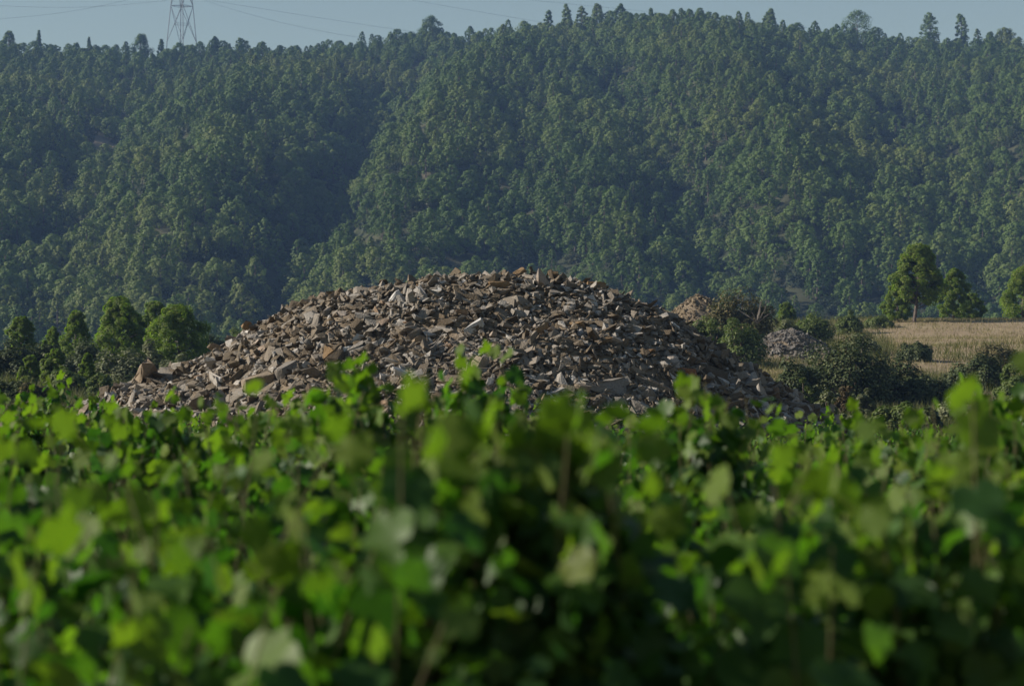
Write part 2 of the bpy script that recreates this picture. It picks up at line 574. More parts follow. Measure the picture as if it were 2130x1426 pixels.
def pine_tree_parts(rng, h, r, nclump, nq, qs, low=0.16, lean=0.0, rounded=0.55, branches=True, coh=0.4, cs=(0.24, 0.44), aspect=1.0):
    parts, wood = [], []
    top = np.array([lean * h, rng.normal() * 0.03 * h, h])
    bend = rng.normal(size=2) * 0.03 * h
    def axis(t):
        return np.array([top[0] * t + bend[0] * math.sin(3 * t), top[1] * t + bend[1] * math.sin(3 * t), h * t])
    tr = [axis(t) for t in np.linspace(0, 0.95, 7)]
    wood.append(tube(tr, np.linspace(0.026 * h, 0.005 * h, 7), 6))
    lob = rng.uniform(0, 6.28, 3)
    for i in range(nclump):
        t = low + (1 - low) * ((i + rng.uniform(0, 1)) / nclump) ** 0.85
        u = (t - low) / (1 - low)
        prof = (1 - u) ** rounded * min(1.0, 0.55 + 1.8 * u)
        ang = i * 2.399 + rng.normal() * 0.4
        rr = r * prof * (1 + 0.22 * math.sin(2 * ang + lob[0]) + 0.15 * math.sin(3 * ang + lob[1] + 5 * u))
        f = rng.uniform(0.35, 1.0) ** 0.5
        c = axis(t) + np.array([math.cos(ang), math.sin(ang), 0.12]) * rr * f
        cr = r * rng.uniform(*cs) * (1 - 0.4 * u)
        o = np.array([math.cos(ang), math.sin(ang), 0.2])
        parts.append(clump(rng, c, cr, nq, qs, 0.55, o, 0.72, aspect, coh))
        if branches and f > 0.6 and i % 2 == 0:
            s = axis(max(0.08, t - 0.09))
            wood.append(tube([s, (s + c) / 2 + np.array([0, 0, -0.02 * h]), c], [0.009 * h, 0.006 * h, 0.003 * h], 4))
    return join(parts), join(wood)


def shrub_parts(rng, rx, ry, h, nl, nq, qs, aspect=1.0):
    parts, wood = [], []
    ph = rng.uniform(0, 6.28, 4)
    for i in range(nl):
        ang = i * 2.399 + rng.normal() * 0.3
        u = math.sqrt((i + 0.5) / nl)
        zt = math.sqrt(max(0.0, 1 - (0.92 * u) ** 2)) * (1 + 0.22 * math.sin(ang * 2 + ph[0]) + 0.2 * math.sin(ang * 3 + ph[1]))
        c = np.array([math.cos(ang) * rx * u * 0.82, math.sin(ang) * ry * u * 0.82, h * (0.10 + 0.68 * zt * rng.uniform(0.75, 1.05))])
        cr = min(h, (rx + ry) / 2) * rng.uniform(0.22, 0.40)
        parts.append(clump(rng, c, cr, nq, qs, 0.6, nrm(c[None])[0], 0.8, aspect))
        if u > 0.4:                                                     # skirts down to the ground
            c2 = c * np.array([1.0, 1.0, rng.uniform(0.25, 0.6)])
            parts.append(clump(rng, c2, cr, nq // 2, qs, 0.4, nrm(c2[None])[0], 0.9, aspect))
        if i % 2 == 0:
            wood.append(tube([(0, 0, 0), c * 0.5 + rng.normal(size=3) * 0.03 * h, c], [0.03 * h, 0.02 * h, 0.008 * h], 5))
    return join(parts), join(wood)


def build_plant(root, fol, wood, fol_name, wood_name, mat, wood_mat=None):
    f = link(fol_name, make_mesh(fol_name, fol[0], [fol[1]], mat), root)
    w = link(wood_name, make_mesh(wood_name, wood[0], [wood[1]], wood_mat or M_BARK, smooth=True), root)
    return f, w


# ------------------------------------------------------------------ forest on the hill
hr = np.random.default_rng(77)
templates = []
for k in range(9):
    h = (6.2, 5.4, 6.6, 5.9, 5.2, 6.9, 5.8, 5.0, 6.2)[k]
    r = (2.7, 3.4, 2.1, 3.1, 3.8, 1.8, 2.9, 3.6, 2.4)[k]
    fol, wd = pine_tree_parts(hr, h, r, 66, 36, 0.155, low=(0.08, 0.18, 0.12)[k % 3], lean=hr.normal() * 0.08, rounded=(0.36, 0.60, 0.46)[k % 3], branches=False, coh=0.6, cs=(0.13, 0.25))
    templates.append((make_mesh("crown", fol[0], [fol[1]], M_HILLPINE), make_mesh("trunk", wd[0], [wd[1]], M_BARK), fol, wd))
shrub_tm = []
for k in range(4):
    fol, wd = shrub_parts(hr, 1.7, 1.7, 1.7, 10, 44, 0.17)
    shrub_tm.append(fol)

# candidate positions, jittered so that no two trunks stand closer than about 3 m
cand = []
dd_ = FOOT - 20
while dd_ < 800:
    step = 4.0 + 0.8 * (dd_ - 380) / 400
    xs = np.arange(-0.30 * dd_, 0.30 * dd_, step)
    xs = xs + hr.uniform(-0.38, 0.38, len(xs)) * step + (step / 2 if int(dd_ / step) % 2 else 0)
    ys = dd_ + hr.uniform(-0.42, 0.42, len(xs)) * step
    cand.append(np.stack([xs, ys], -1))
    dd_ += step * 0.95
cand = np.concatenate(cand)
cpx = PW / 2 + FPX * cand[:, 0] / cand[:, 1]
dens = 0.80 + 0.32 * lattice_noise(cand[:, 0] / 24, cand[:, 1] / 24, 31)
keep = hr.uniform(size=len(cand)) < dens
b_ = np.exp(-((cpx - 215) / 42) ** 2 - ((cand[:, 1] - 592) / 18) ** 2) + np.exp(-((cpx - 590) / 26) ** 2 - ((cand[:, 1] - 650) / 9) ** 2)
b_ += 0.9 * np.exp(-((cpx - 1430) / 85) ** 2 - ((cand[:, 1] - 768) / 22) ** 2)                      # bare brown crest
keep &= b_ < 0.4
keep &= cand[:, 1] < crest_d(cpx) + 25
cand = cand[keep]
cpx = cpx[keep]
cz = ground_z(cand[:, 0], cand[:, 1])
cs = (0.6 + 0.65 * hr.uniform(0, 1, len(cand)) ** 1.4) * (0.92 + 0.18 * lattice_noise(cand[:, 0] / 30, cand[:, 1] / 30, 33))
crot = hr.uniform(0, 6.28, len(cand))
cvar = hr.integers(0, len(templates), len(cand))
py = HORIZON - (cz - CAMZ) / cand[:, 1] * FPX
# rows hidden by what stands in front (pile, near pines, right-hand plateau)
front_px = np.array([-200, 0, 60, 130, 240, 330, 420, 520, 700, 950, 1250, 1380, 1500, 1640, 1800, 1900, 2000, 2130, 2400], float)
front_py = np.array([700, 690, 690, 690, 650, 650, 730, 680, 605, 570, 590, 640, 620, 680, 665, 660, 660, 670, 670], float)
hidden = (py - cs * 7 / cand[:, 1] * FPX) > np.interp(cpx, front_px, front_py) - 4
infr = (cpx > -15) & (cpx < PW + 15) & ~hidden
order = np.argsort(-cs / cand[:, 1] * np.where(infr, 1, 0))
single = order[:296]
HILL_GROUP = "pine trees of the forest on the lower hillside"
for i in single:
    t = thing("pine_tree", "grey-green pine among its like on the lower slope of the wooded hill", "pine tree", (cand[i, 0], cand[i, 1], cz[i] - 0.15), HILL_GROUP)
    t.rotation_euler = (0, 0, crot[i])
    s = float(cs[i])
    t.scale = (s, s, s * 1.04)
    link("crown", templates[cvar[i]][0], t)
    link("trunk", templates[cvar[i]][1], t)
rest = np.setdiff1d(np.arange(len(cand)), np.concatenate([single, np.where(hidden & (cand[:, 1] < 520) & (cs < 0.8))[0]]))


def gn_scatter(name, pts, rot, scl, var, meshes):
    """a stuff object: its own points carry copies of the given meshes' geometry"""
    me = bpy.data.meshes.new(name)
    me.vertices.add(len(pts))
    me.vertices.foreach_set("co", np.asarray(pts, np.float32).ravel())
    for nm, ty, arr in (("turn", 'FLOAT', rot), ("size", 'FLOAT', scl), ("variant", 'INT', var)):
        a = me.attributes.new(nm, ty, 'POINT')
        a.data.foreach_set("value", np.asarray(arr, np.float32 if ty == 'FLOAT' else np.int32))
    o = link(name, me)
    ng = bpy.data.node_groups.new(name + "_scatter", 'GeometryNodeTree')
    ng.interface.new_socket(name="Geometry", in_out='INPUT', socket_type='NodeSocketGeometry')
    ng.interface.new_socket(name="Geometry", in_out='OUTPUT', socket_type='NodeSocketGeometry')
    N, L = ng.nodes, ng.links
    gi, go = N.new("NodeGroupInput"), N.new("NodeGroupOutput")
    jn = N.new("GeometryNodeGeometryToInstance")
    for m in reversed(meshes):
        src = bpy.data.objects.new(name + "_source", m)
        oi = N.new("GeometryNodeObjectInfo")
        oi.inputs['Object'].default_value = src
        L.new(oi.outputs['Geometry'], jn.inputs[0])
    iop = N.new("GeometryNodeInstanceOnPoints")
    L.new(gi.outputs[0], iop.inputs['Points'])
    L.new(jn.outputs[0], iop.inputs['Instance'])
    iop.inputs['Pick Instance'].default_value = True

    def attr(nm, ty):
        a = N.new("GeometryNodeInputNamedAttribute")
        a.data_type = ty
        a.inputs['Name'].default_value = nm
        return a.outputs['Attribute']
    L.new(attr("variant", 'INT'), iop.inputs['Instance Index'])
    cx = N.new("ShaderNodeCombineXYZ")
    L.new(attr("turn", 'FLOAT'), cx.inputs[2])
    er = N.new("FunctionNodeEulerToRotation")
    L.new(cx.outputs[0], er.inputs[0])
    L.new(er.outputs[0], iop.inputs['Rotation'])
    L.new(attr("size", 'FLOAT'), iop.inputs['Scale'])
    L.new(iop.outputs[0], go.inputs[0])
    md = o.modifiers.new("scatter", 'NODES')
    md.node_group = ng
    return kind(o, "stuff")


tree_meshes = []
for cr, tr, fol, wd in templates:
    v, q = join([fol, wd])
    tree_meshes.append(make_mesh("forest_tree", v, [q], [M_HILLPINE, M_BARK], np.concatenate([np.zeros(len(fol[1])), np.ones(len(wd[1]))])))
fo = gn_scatter("forest", np.stack([cand[rest, 0], cand[rest, 1], cz[rest] - 0.15], -1), crot[rest], cs[rest], cvar[rest], tree_meshes)
fo["label"] = "dense pine forest covering the upper hillside"
ns = 5200
su = hr.uniform(0, 1, ns)
sy = FOOT - 25 + (800 - FOOT) * su
sx = hr.uniform(-0.29, 0.29, ns) * sy
spx = PW / 2 + FPX * sx / sy
ok = (np.exp(-((spx - 215) / 38) ** 2 - ((sy - 592) / 16) ** 2) < 0.4) & (sy < crest_d(spx) + 20)
sx, sy = sx[ok], sy[ok]
so = gn_scatter("undergrowth", np.stack([sx, sy, ground_z(sx, sy) - 0.1], -1), hr.uniform(0, 6.28, len(sx)), hr.uniform(0.6, 1.5, len(sx)), hr.integers(0, 4, len(sx)),
                [make_mesh("maquis", f[0], [f[1]], M_MAQUIS) for f in shrub_tm])
so["label"] = "dark maquis undergrowth between the pines of the hill"

# skyline trees that stand out
for (px, ptop, hw, lab, nm) in (
        (14, 66, 20, "broad dark pine at the very left end of the skyline", "pine_tree"),
        (79, 64, 11, "slender dark cypress spire left of the pylon on the skyline", "cypress_tree"),
        (180, 78, 9, "thin cypress spire just right of a skyline gap, left of the pylon", "cypress_tree"),
        (292, 74, 26, "bushy pine rising on the skyline next to the pylon's left side", "pine_tree"),
        (331, 82, 9, "small narrow pine on the skyline close beside the pylon's foot", "pine_tree"),
        (446, 78, 14, "small round pine on the skyline just right of the pylon", "pine_tree"),
        (900, 36, 28, "round pine standing proud where the ridge line starts to climb", "pine_tree"),
        (1145, 22, 12, "first upright pine of the group left of the summit", "pine_tree"),
        (1181, 10, 16, "tall upright pine left of the summit, left of its equal", "pine_tree"),
        (1211, 14, 16, "upright pine left of the summit, in the middle of its group", "pine_tree"),
        (1243, 9, 20, "wide pine left of the summit, taller than the ones around", "pine_tree"),
        (1292, 10, 16, "pointed pine at the left edge of the bare brown summit", "pine_tree"),
        (1356, 18, 9, "small lone pine on the bare brown summit", "pine_tree"),
        (1605, 20, 18, "pine on the skyline right of the bare summit", "pine_tree"),
        (1790, 24, 40, "big dense pine clump high on the right part of the skyline", "pine_tree"),
        (1937, 28, 22, "loose dark pine on the skyline, left one of the right-hand pair", "pine_tree"),
        (2002, 30, 18, "dark pine with open crown against the sky near the right edge", "pine_tree"),
        (2093, 60, 26, "low spreading pine at the right end of the skyline", "pine_tree")):
    d = float(crest_d(np.array(px))) - 4
    x = X(px, d)
    g = gz(x, d)
    h = Z(ptop, d) - g + 0.2
    r = hw / FPX * d
    rr = np.random.default_rng(int(px) + 9)
    fol, wd = pine_tree_parts(rr, h, r, 34, 110, 0.2, low=0.2, lean=rr.normal() * 0.03, rounded=0.5 if nm == "pine_tree" else 0.9)
    t = thing(nm, lab, "pine tree" if nm == "pine_tree" else "cypress tree", (x, d, g - 0.2))
    build_plant(t, fol, wd, "crown", "trunk", M_HILLPINE)

# ------------------------------------------------------------------ pylon and power lines
pd = 778.0
pc = P(378, 92, pd)
pz = gz(pc.x, pd)
PYL = thing("power_pylon", "steel lattice power pylon on the ridge, its top cut off by the picture edge", "pylon", (pc.x, pd, pz))
PU = pd / FPX                                       # metres per photo pixel there
th = math.radians(13)
LEVELS_ = [(0.0, 32.5), (Z(88, pd) - pz, 30.5), (Z(13, pd) - pz, 23.0), (Z(-50, pd) - pz, 15.0), (Z(-110, pd) - pz, 9.0), (Z(-170, pd) - pz, 8.0), (Z(-230, pd) - pz, 6.0)]


def corner(k, lev):
    hgt, r = LEVELS_[lev]
    a = th + k * math.pi / 2
    return np.array([math.cos(a) * r * PU, math.sin(a) * r * PU, hgt])


for k in range(4):
    v, q = tube([corner(k, l) for l in range(len(LEVELS_))], np.linspace(0.14, 0.08, len(LEVELS_)), 6)
    link("leg", make_mesh("leg", v, [q], M_STEEL), PYL)
for l in range(1, len(LEVELS_) - 1):
    for k in range(4):
        a0, a1, b0, b1 = corner(k, l), corner(k, l + 1), corner((k + 1) % 4, l), corner((k + 1) % 4, l + 1)
        for s, e in ((a0, b1), (b0, a1)):
            v, q = tube([s, (s + e) / 2, e], [0.075] * 3, 5)
            link("diagonal_brace", make_mesh("diagonal_brace", v, [q], M_STEEL), PYL)
        v, q = tube([a1, (a1 + b1) / 2, b1], [0.06] * 3, 5)
        link("horizontal_brace", make_mesh("horizontal_brace", v, [q], M_STEEL), PYL)
        if l == 1:
            m = (a0 + a1 + b0 + b1) / 4
            m2 = (corner((k + 1) % 4, l) + corner((k + 1) % 4, l + 1) + corner((k + 2) % 4, l) + corner((k + 2) % 4, l + 1)) / 4
            v, q = tube([m, (m + m2) / 2, m2], [0.06] * 3, 5)
            link("horizontal_brace", make_mesh("horizontal_brace", v, [q], M_STEEL), PYL)
for k in range(2):                                    # the waist cross that carries the centre node
    v, q = tube([corner(k, 2), (corner(k, 2) + corner(k + 2, 2)) / 2, corner(k + 2, 2)], [0.07, 0.12, 0.07], 5)
    link("horizontal_brace", make_mesh("horizontal_brace", v, [q], M_STEEL), PYL)
arm_dir = np.array([0.25, 0.97, 0.0])
ends = []
for zrow, half in ((-8, 8.5), (-75, 11.0), (-140, 8.0)):
    za = Z(zrow - 18, pd) - pz
    for sgn in (-1, 1):
        tip = arm_dir * half * sgn + np.array([0, 0, za])
        parts = [tube([np.array([dx, dy, za + dz]), (np.array([dx, dy, za + dz]) + tip) / 2, tip], [0.10, 0.09, 0.07], 5)
                 for dx, dy, dz in ((-1.6, 0, 0), (1.6, 0, 0), (0, 0, 2.2))]
        a = join(parts)
        ar = link("cross_arm", make_mesh("cross_arm", a[0], [a[1]], M_STEEL), PYL)
        v, q = tube([tip, tip + np.array([0, 0, -0.9]), tip + np.array([0, 0, -1.8])], [0.10, 0.12, 0.08], 6)
        link("insulator", make_mesh("insulator", v, [q], M_STEEL), ar)
        ends.append(np.array([pc.x, pd, pz]) + tip + np.array([0, 0, -1.8]))
wire_to = [((-40, 42, 770), (560, 41, 800), (760, 80, 830)), ((-40, 10, 800), (720, 46, 815), (1000, 86, 860)),
           ((-400, -30, 770), (1075, 38, 840), (1400, 80, 900)), ((-400, -60, 800), (1300, 20, 860), (1700, 60, 920))]
wl = ["lowest power line running off to the left of the pylon", "second power line sagging away at the upper left", "upper power line beyond the top left", "uppermost line off the top left"]
wr = ["lowest faint power line descending to the right of the pylon", "second faint power line descending to the ridge right of the pylon",
      "third faint power line crossing the sky above the ridge", "highest faint power line crossing the sky near the summit"]
for i in range(4):
    e = ends[i]
    for side in (0, 1):
        if side == 0:
            if i > 1:
                continue
            b = np.array(P(*wire_to[i][0]))
            dirv = b - e
            pts = [e + dirv * t + np.array([0, 0, -2.0 * math.sin(math.pi * min(t, 1))]) for t in np.linspace(0, 1.6, 24)]
        else:
            m_, b = np.array(P(*wire_to[i][1])), np.array(P(*wire_to[i][2]))
            pts = []
            for t in np.linspace(0, 1, 28):
                pts.append(e * (1 - t) * (1 - 2 * t) + m_ * 4 * t * (1 - t) + b * t * (2 * t - 1))
        v, q = tube(pts, [0.032] * len(pts), 5)
        o = link("power_line", make_mesh("power_line", v, [q], M_STEEL))
        o["label"] = (wl if side == 0 else wr)[i]
        o["category"] = "power line"
        o["group"] = "power lines strung from the pylon"

# ------------------------------------------------------------------ plateau: pines, shrubs, heaps, grass
def mid_pine(px, ptop, hw, d, label, low=0.12, mat=None, n=44, seed=0, base_row=None):
    x = X(px, d)
    g = gz(x, d)
    h = Z(ptop, d) - g + 0.1
    r = 1.2 * hw / FPX * d
    rr = np.random.default_rng(seed + int(px * 7 + ptop))
    fol, wd = pine_tree_parts(rr, h, r, int(n * 1.6), 170, 0.105 * max(0.75, min(1.2, h / 4)), low=low, lean=rr.normal() * 0.05, rounded=0.44, cs=(0.18, 0.36), aspect=0.5)
    t = thing("pine_tree", label, "pine tree", (x, d, g - 0.1))
    build_plant(t, fol, wd, "crown", "trunk", mat or M_PINE)


mid_pine(1902, 512, 46, 150, "tall bright green pine with bare lower trunk on the field edge", low=0.28, n=60)
mid_pine(1984, 562, 28, 154, "medium pine right beside the tall field-edge pine", low=0.1)
mid_pine(2020, 612, 24, 156, "small pine, third of the trio on the field edge", low=0.06)
mid_pine(2128, 560, 48, 160, "pine cut off by the right picture edge behind the dry field", low=0.08, n=56)
mid_pine(1868, 590, 26, 151, "low pine leaning against the tall pine's left side", low=0.1)
mid_pine(1636, 630, 16, 158, "tiny bright pine between the two shrubs behind the grey heap", low=0.05)
mid_pine(38, 660, 30, 112, "round pine near the left picture edge below the hill", low=0.1)
mid_pine(114, 682, 18, 122, "small pale pine between the edge pine and the pine trio on the left", low=0.1)
mid_pine(160, 650, 32, 118, "broad pine second from the left edge, above the dark shrubs", low=0.1)
mid_pine(236, 622, 48, 115, "largest dark pine left of the stone pile", low=0.12, n=56)
mid_pine(284, 655, 30, 117, "slim pine tucked against the right side of the largest left pine", low=0.1)
mid_pine(322, 628, 34, 126, "tall pine further back left of the stone pile", low=0.15)
mid_pine(372, 640, 56, 108, "bright bushy pine closest to the stone pile's left shoulder", low=0.08, n=60)
mid_pine(62, 742, 22, 96, "young light green pine low at the left edge", low=0.05, n=30)
mid_pine(112, 728, 26, 94, "young pointed pine in the scrub left of the olive shrub", low=0.05, n=30)
mid_pine(181, 736, 15, 93, "slim sapling pine right in front of the olive shrub", low=0.05, n=26)


def shrub(px, ptop, hw, d, label, mat, depth=1.0, q=0.10, nl=None, cat="shrub", group=None, name="shrub"):
    x = X(px, d)
    g = gz(x, d)
    h = Z(ptop, d) - g + 0.1
    rx = hw / FPX * d
    rr = np.random.default_rng(int(px * 3 + ptop + d))
    nl = nl or int(14 + 7 * rx * min(h, 3))
    fol, wd = shrub_parts(rr, rx, rx * depth, max(h, 0.4), nl, 150, q * 0.62)
    t = thing(name, label, cat, (x, d, g - 0.1), group)
    build_plant(t, fol, wd, "foliage", "stem", mat, M_DEAD if mat is M_BROWN else M_BARK)
    return t


# right of the pile
shrub(1765, 695, 108, 86, "huge dark holm oak bush right of the stone pile", M_OAK, 0.8, 0.10, 46)
shrub(1660, 738, 62, 84, "left flank bush of the dark oak mass, nearest to the pile", M_OAK, 0.8)
shrub(1850, 742, 80, 88, "dark oak bush on the right shoulder of the huge oak mass", M_OAK, 0.8)
shrub(1935, 775, 62, 87, "low dark oak bush trailing off below the dry field", M_OAK, 0.8)
shrub(2035, 738, 72, 92, "dark round oak bush below the dry field near the right edge", M_OAK, 0.8)
shrub(2075, 712, 58, 106, "grey-brown dry bush at the lower edge of the field", M_BROWN, 0.8)
shrub(2115, 760, 52, 86, "olive bush cut off by the right edge under the field", M_BROOM, 0.8)
shrub(1905, 712, 42, 108, "single dark bush standing in front of the dry field", M_OAK, 0.9)
shrub(1540, 604, 80, 118, "olive-brown thicket covering the far brown heap", M_BROWN, 0.8, 0.12, 44)
shrub(1540, 664, 60, 106, "rounded green bush below the brown thicket", M_BROOM, 0.8, 0.10, 30)
shrub(1475, 652, 48, 108, "green bush at the pile's right edge below the thicket", M_BROOM, 0.8)
shrub(1440, 668, 30, 110, "small olive bush hugging the far brown heap", M_OLIVE, 0.8)
shrub(1690, 648, 50, 130, "wide green bush behind the grey heap", M_BROOM, 0.7)
shrub(1640, 668, 40, 127, "low olive bush left of the wide one behind the grey heap", M_OLIVE, 0.7)
shrub(1768, 646, 30, 142, "round dark green bush left of the field's far edge", M_BROOM, 0.8)
shrub(1830, 655, 34, 146, "low green bush at the far field corner, left of the tall pine", M_BROOM, 0.7)
shrub(1795, 690, 42, 112, "pale scrub between the oak mass and the field corner", M_OLIVE, 0.7)
shrub(1678, 785, 20, 74, "small pale green bush in front of the oak mass", M_BROOM)
shrub(1757, 790, 22, 76, "rust-brown little bush in front of the oak mass", M_RUST)
shrub(1800, 800, 24, 75, "olive little bush right of the rust-brown one", M_OLIVE)
shrub(1862, 832, 58, 67, "leafy green bush just above the right-hand vines", M_BROOM, 0.8)
shrub(1925, 850, 34, 66, "grey-green small bush beside the leafy one above the vines", M_OAK, 0.9)
shrub(1715, 818, 44, 64, "dry olive shrub at the foot of the pile's right end", M_OLIVE, 0.8)
shrub(1780, 838, 40, 63, "second dry olive shrub, right of the pile's foot", M_OLIVE, 0.8)
shrub(2000, 822, 60, 72, "broad olive shrub low in front of the right oak bush", M_OLIVE, 0.8)
shrub(2105, 815, 60, 70, "dense green shrub low at the right picture edge", M_BROOM, 0.8)
# left of the pile
shrub(28, 712, 58, 104, "dark oak bush at the left edge under the round pine", M_OAK, 0.8, 0.11)
shrub(95, 705, 46, 110, "dark bush between the left pines", M_OAK, 0.8, 0.11)
shrub(180, 712, 66, 106, "dark wide bush at the feet of the left pines", M_OAK, 0.8, 0.11, 34)
shrub(252, 728, 66, 98, "grey olive shrub in the middle of the left scrub", M_OLIVE, 0.8, 0.10, 30)
shrub(310, 712, 48, 103, "olive shrub between the grey one and the bushy pine", M_OLIVE, 0.8)
shrub(372, 732, 50, 97, "green-grey shrub under the bushy pine by the pile", M_OLIVE, 0.8)
shrub(440, 690, 44, 120, "dark bush just behind the pile's left shoulder", M_OAK, 0.8)
shrub(500, 672, 40, 130, "bush peeking over the pile's left slope", M_BROOM, 0.8)
shrub(140, 762, 50, 90, "fresh green shrub low in the left scrub", M_BROOM, 0.8)
shrub(20, 778, 52, 78, "dark brown-green shrub above the vines at the left edge", M_OAK, 0.8)
shrub(70, 790, 40, 74, "leafy dull shrub right of the dark one, left edge", M_BROWN, 0.8)
shrub(215, 768, 40, 88, "low green shrub below the grey olive shrub", M_BROOM, 0.7)
shrub(305, 770, 44, 90, "low olive shrub right above the left grass slope", M_OLIVE, 0.7)

# dead branches caught in the thicket
rb = np.random.default_rng(4)
bp0 = P(1575, 672, 116.5)
parts = []
for k in range(9):
    a = rb.uniform(0.3, 2.6)
    L = rb.uniform(0.6, 1.5)
    d3 = np.array([math.cos(a), rb.normal() * .2 - .3, math.sin(a) * 0.9])
    parts.append(tube([np.zeros(3), d3 * L * .5 + rb.normal(size=3) * .06, d3 * L], [.035, .025, .01], 4))
v, q = join(parts)
o = link("dead_branch", make_mesh("dead_branch", v, [q], M_DEAD), None, bp0)
o["label"], o["category"] = "bleached dead branch leaning on the brown thicket", "branch"

# ------------------------------------------------------------------ stones
def stone_shape(rng, flat, longness, cuts=7):
    import bmesh
    n = 15
    p = rng.uniform(-1, 1, (n, 3))
    p = np.sign(p) * np.abs(p) ** 0.55
    p *= np.array([longness, 1.0, flat]) * 0.5
    p[:, 0] += p[:, 2] * rng.normal() * 0.35
    p[:, 1] += p[:, 0] * rng.normal() * 0.25
    bm = bmesh.new()
    for c in p:
        bm.verts.new(c)
    bmesh.ops.convex_hull(bm, input=bm.verts)
    loose = [w for w in bm.verts if not w.link_faces]
    bmesh.ops.delete(bm, geom=loose, context='VERTS')
    bmesh.ops.dissolve_limit(bm, angle_limit=math.radians(9), verts=bm.verts, edges=bm.edges)
    bmesh.ops.bevel(bm, geom=list(bm.edges), offset=0.05, segments=1, affect='EDGES', clamp_overlap=True)
    bmesh.ops.triangulate(bm, faces=bm.faces)
    long_e = [e for e in bm.edges if e.calc_length() > 0.30]
    bmesh.ops.subdivide_edges(bm, edges=long_e, cuts=1, use_grid_fill=True)
    bmesh.ops.triangulate(bm, faces=bm.faces)
    for w in bm.verts:
        w.co += Vector(rng.normal(size=3) * np.array([0.022, 0.022, 0.018]))
    bm.verts.ensure_lookup_table()
    bm.verts.index_update()
    vv = np.array([w.co[:] for w in bm.verts])
    ff = np.array([[w.index for w in f.verts] for f in bm.faces])
    bm.free()
    vv -= (vv.max(0) + vv.min(0)) / 2
    return vv, ff


def stone_plain(rng, flat, longness):
    import bmesh
    p = rng.uniform(-1, 1, (13, 3))
    p = np.sign(p) * np.abs(p) ** 0.55
    p *= np.array([longness, 1.0, flat]) * 0.5
    p[:, 0] += p[:, 2] * rng.normal() * 0.35
    bm = bmesh.new()
    for c in p:
        bm.verts.new(c)
    bmesh.ops.convex_hull(bm, input=bm.verts)
    bmesh.ops.delete(bm, geom=[w for w in bm.verts if not w.link_faces], context='VERTS')
    bm.verts.index_update()
    vv = np.array([w.co[:] for w in bm.verts])
    ff = np.array([[w.index for w in f.verts] for f in bm.faces])
    bm.free()
    return vv, ff


sr = np.random.default_rng(2024)
BIG = [stone_shape(sr, sr.uniform(0.24, 0.62), sr.uniform(1.0, 1.8)) for _ in range(26)]
SMALL = [stone_plain(sr, sr.uniform(0.22, 0.7), sr.uniform(1.0, 2.1)) for _ in range(30)]
BIG_ME = [make_mesh("stone", v, [f], M_STONE) for v, f in BIG]


def rot_basis(normal, rng, tilt):
    """3x3 with local z near the surface normal"""
    n = nrm((normal + rng.normal(size=3) * tilt)[None])[0]
    a = nrm(np.cross(n, rng.normal(size=3))[None])[0]
    return np.stack([a, np.cross(n, a), n], 1)


def place(verts, R, s, c):
    return (verts * s) @ R.T + c


PILE_D = 51.0
PX_ = np.array([-60, 60, 130, 215, 280, 320, 400, 500, 590, 680, 760, 860, 920, 1000, 1080, 1180, 1255, 1300, 1370, 1440, 1535, 1610, 1712, 1762, 1850], float)
PY_ = np.array([925, 890, 850, 828, 790, 776, 752, 698, 646, 618, 606, 588, 580, 578, 574, 578, 596, 616, 646, 690, 748, 800, 866, 892, 925], float)
PILE_X = np.array([X(a, PILE_D) for a in PX_])
PILE_Z = np.array([Z(b, PILE_D) for b in PY_])
BASEZ = 0.25


def pile_z(x, y):
    zc = np.interp(x, PILE_X, PILE_Z)
    # soften the crest line along x
    zc = 0.5 * zc + 0.25 * (np.interp(x - 0.3, PILE_X, PILE_Z) + np.interp(x + 0.3, PILE_X, PILE_Z))
    H = np.maximum(zc - BASEZ, 0.0)
    D = 1.40 * H + 0.7
    yc = PILE_D + 0.25 * np.sin(x * 0.7) - 0.04 * x
    u = np.abs(y - yc) / np.maximum(D, 0.05)
    pr = 1 - np.sqrt(u * u + 0.012) + 0.11
    pr = np.where(u > 1.25, -0.2, pr)
    lump = 0.16 * lattice_noise(x / 1.5 + 5, y / 1.5, 41) + 0.10 * lattice_noise(x / 0.7, y / 0.7 + 3, 42)
    return BASEZ + H * np.clip(pr, -0.2, 1.02) + lump * np.minimum(1, H / 1.5) * np.clip(u * 3, 0.25, 1)


def pile_n(x, y, e=0.12):
    dx = (pile_z(x + e, y) - pile_z(x - e, y)) / (2 * e)
    dy = (pile_z(x, y + e) - pile_z(x, y - e)) / (2 * e)
    n = np.stack([-dx, -dy, np.ones_like(dx)], -1)
    return nrm(n)


PILE = thing("stone_pile", "large grey-brown heap of broken limestone rising behind the vineyard", "stone pile", (X(1000, PILE_D), PILE_D, BASEZ))
P0 = np.array(PILE.location)
gx, gy = np.meshgrid(np.arange(PILE_X[0], PILE_X[-1], 0.14), np.arange(43.4, 59.0, 0.14), indexing='ij')
gzv = pile_z(gx, gy) - 0.05
cv = np.stack([gx, gy, gzv], -1).reshape(-1, 3) - P0
a_, b2 = gx.shape
i2, j2 = np.meshgrid(np.arange(a_ - 1), np.arange(b2 - 1), indexing='ij')
cq = np.stack([i2 * b2 + j2, (i2 + 1) * b2 + j2, (i2 + 1) * b2 + j2 + 1, i2 * b2 + j2 + 1], -1).reshape(-1, 4)
link("soil_core", make_mesh("soil_core", cv, [cq], M_SOIL, smooth=True), PILE)


def pile_at(px, py, d_hint=None):
    """where the ray through a photo pixel meets the heap"""
    for d in np.arange(43.5, 58, 0.05):
        p = P(px, py, d)
        if float(pile_z(np.array([p.x]), np.array([p.y]))[0]) >= p.z:
            return np.array(p)
    return np.array(P(px, py, PILE_D))


used = []                                              # (px, py, radius px) of the big stones placed so far


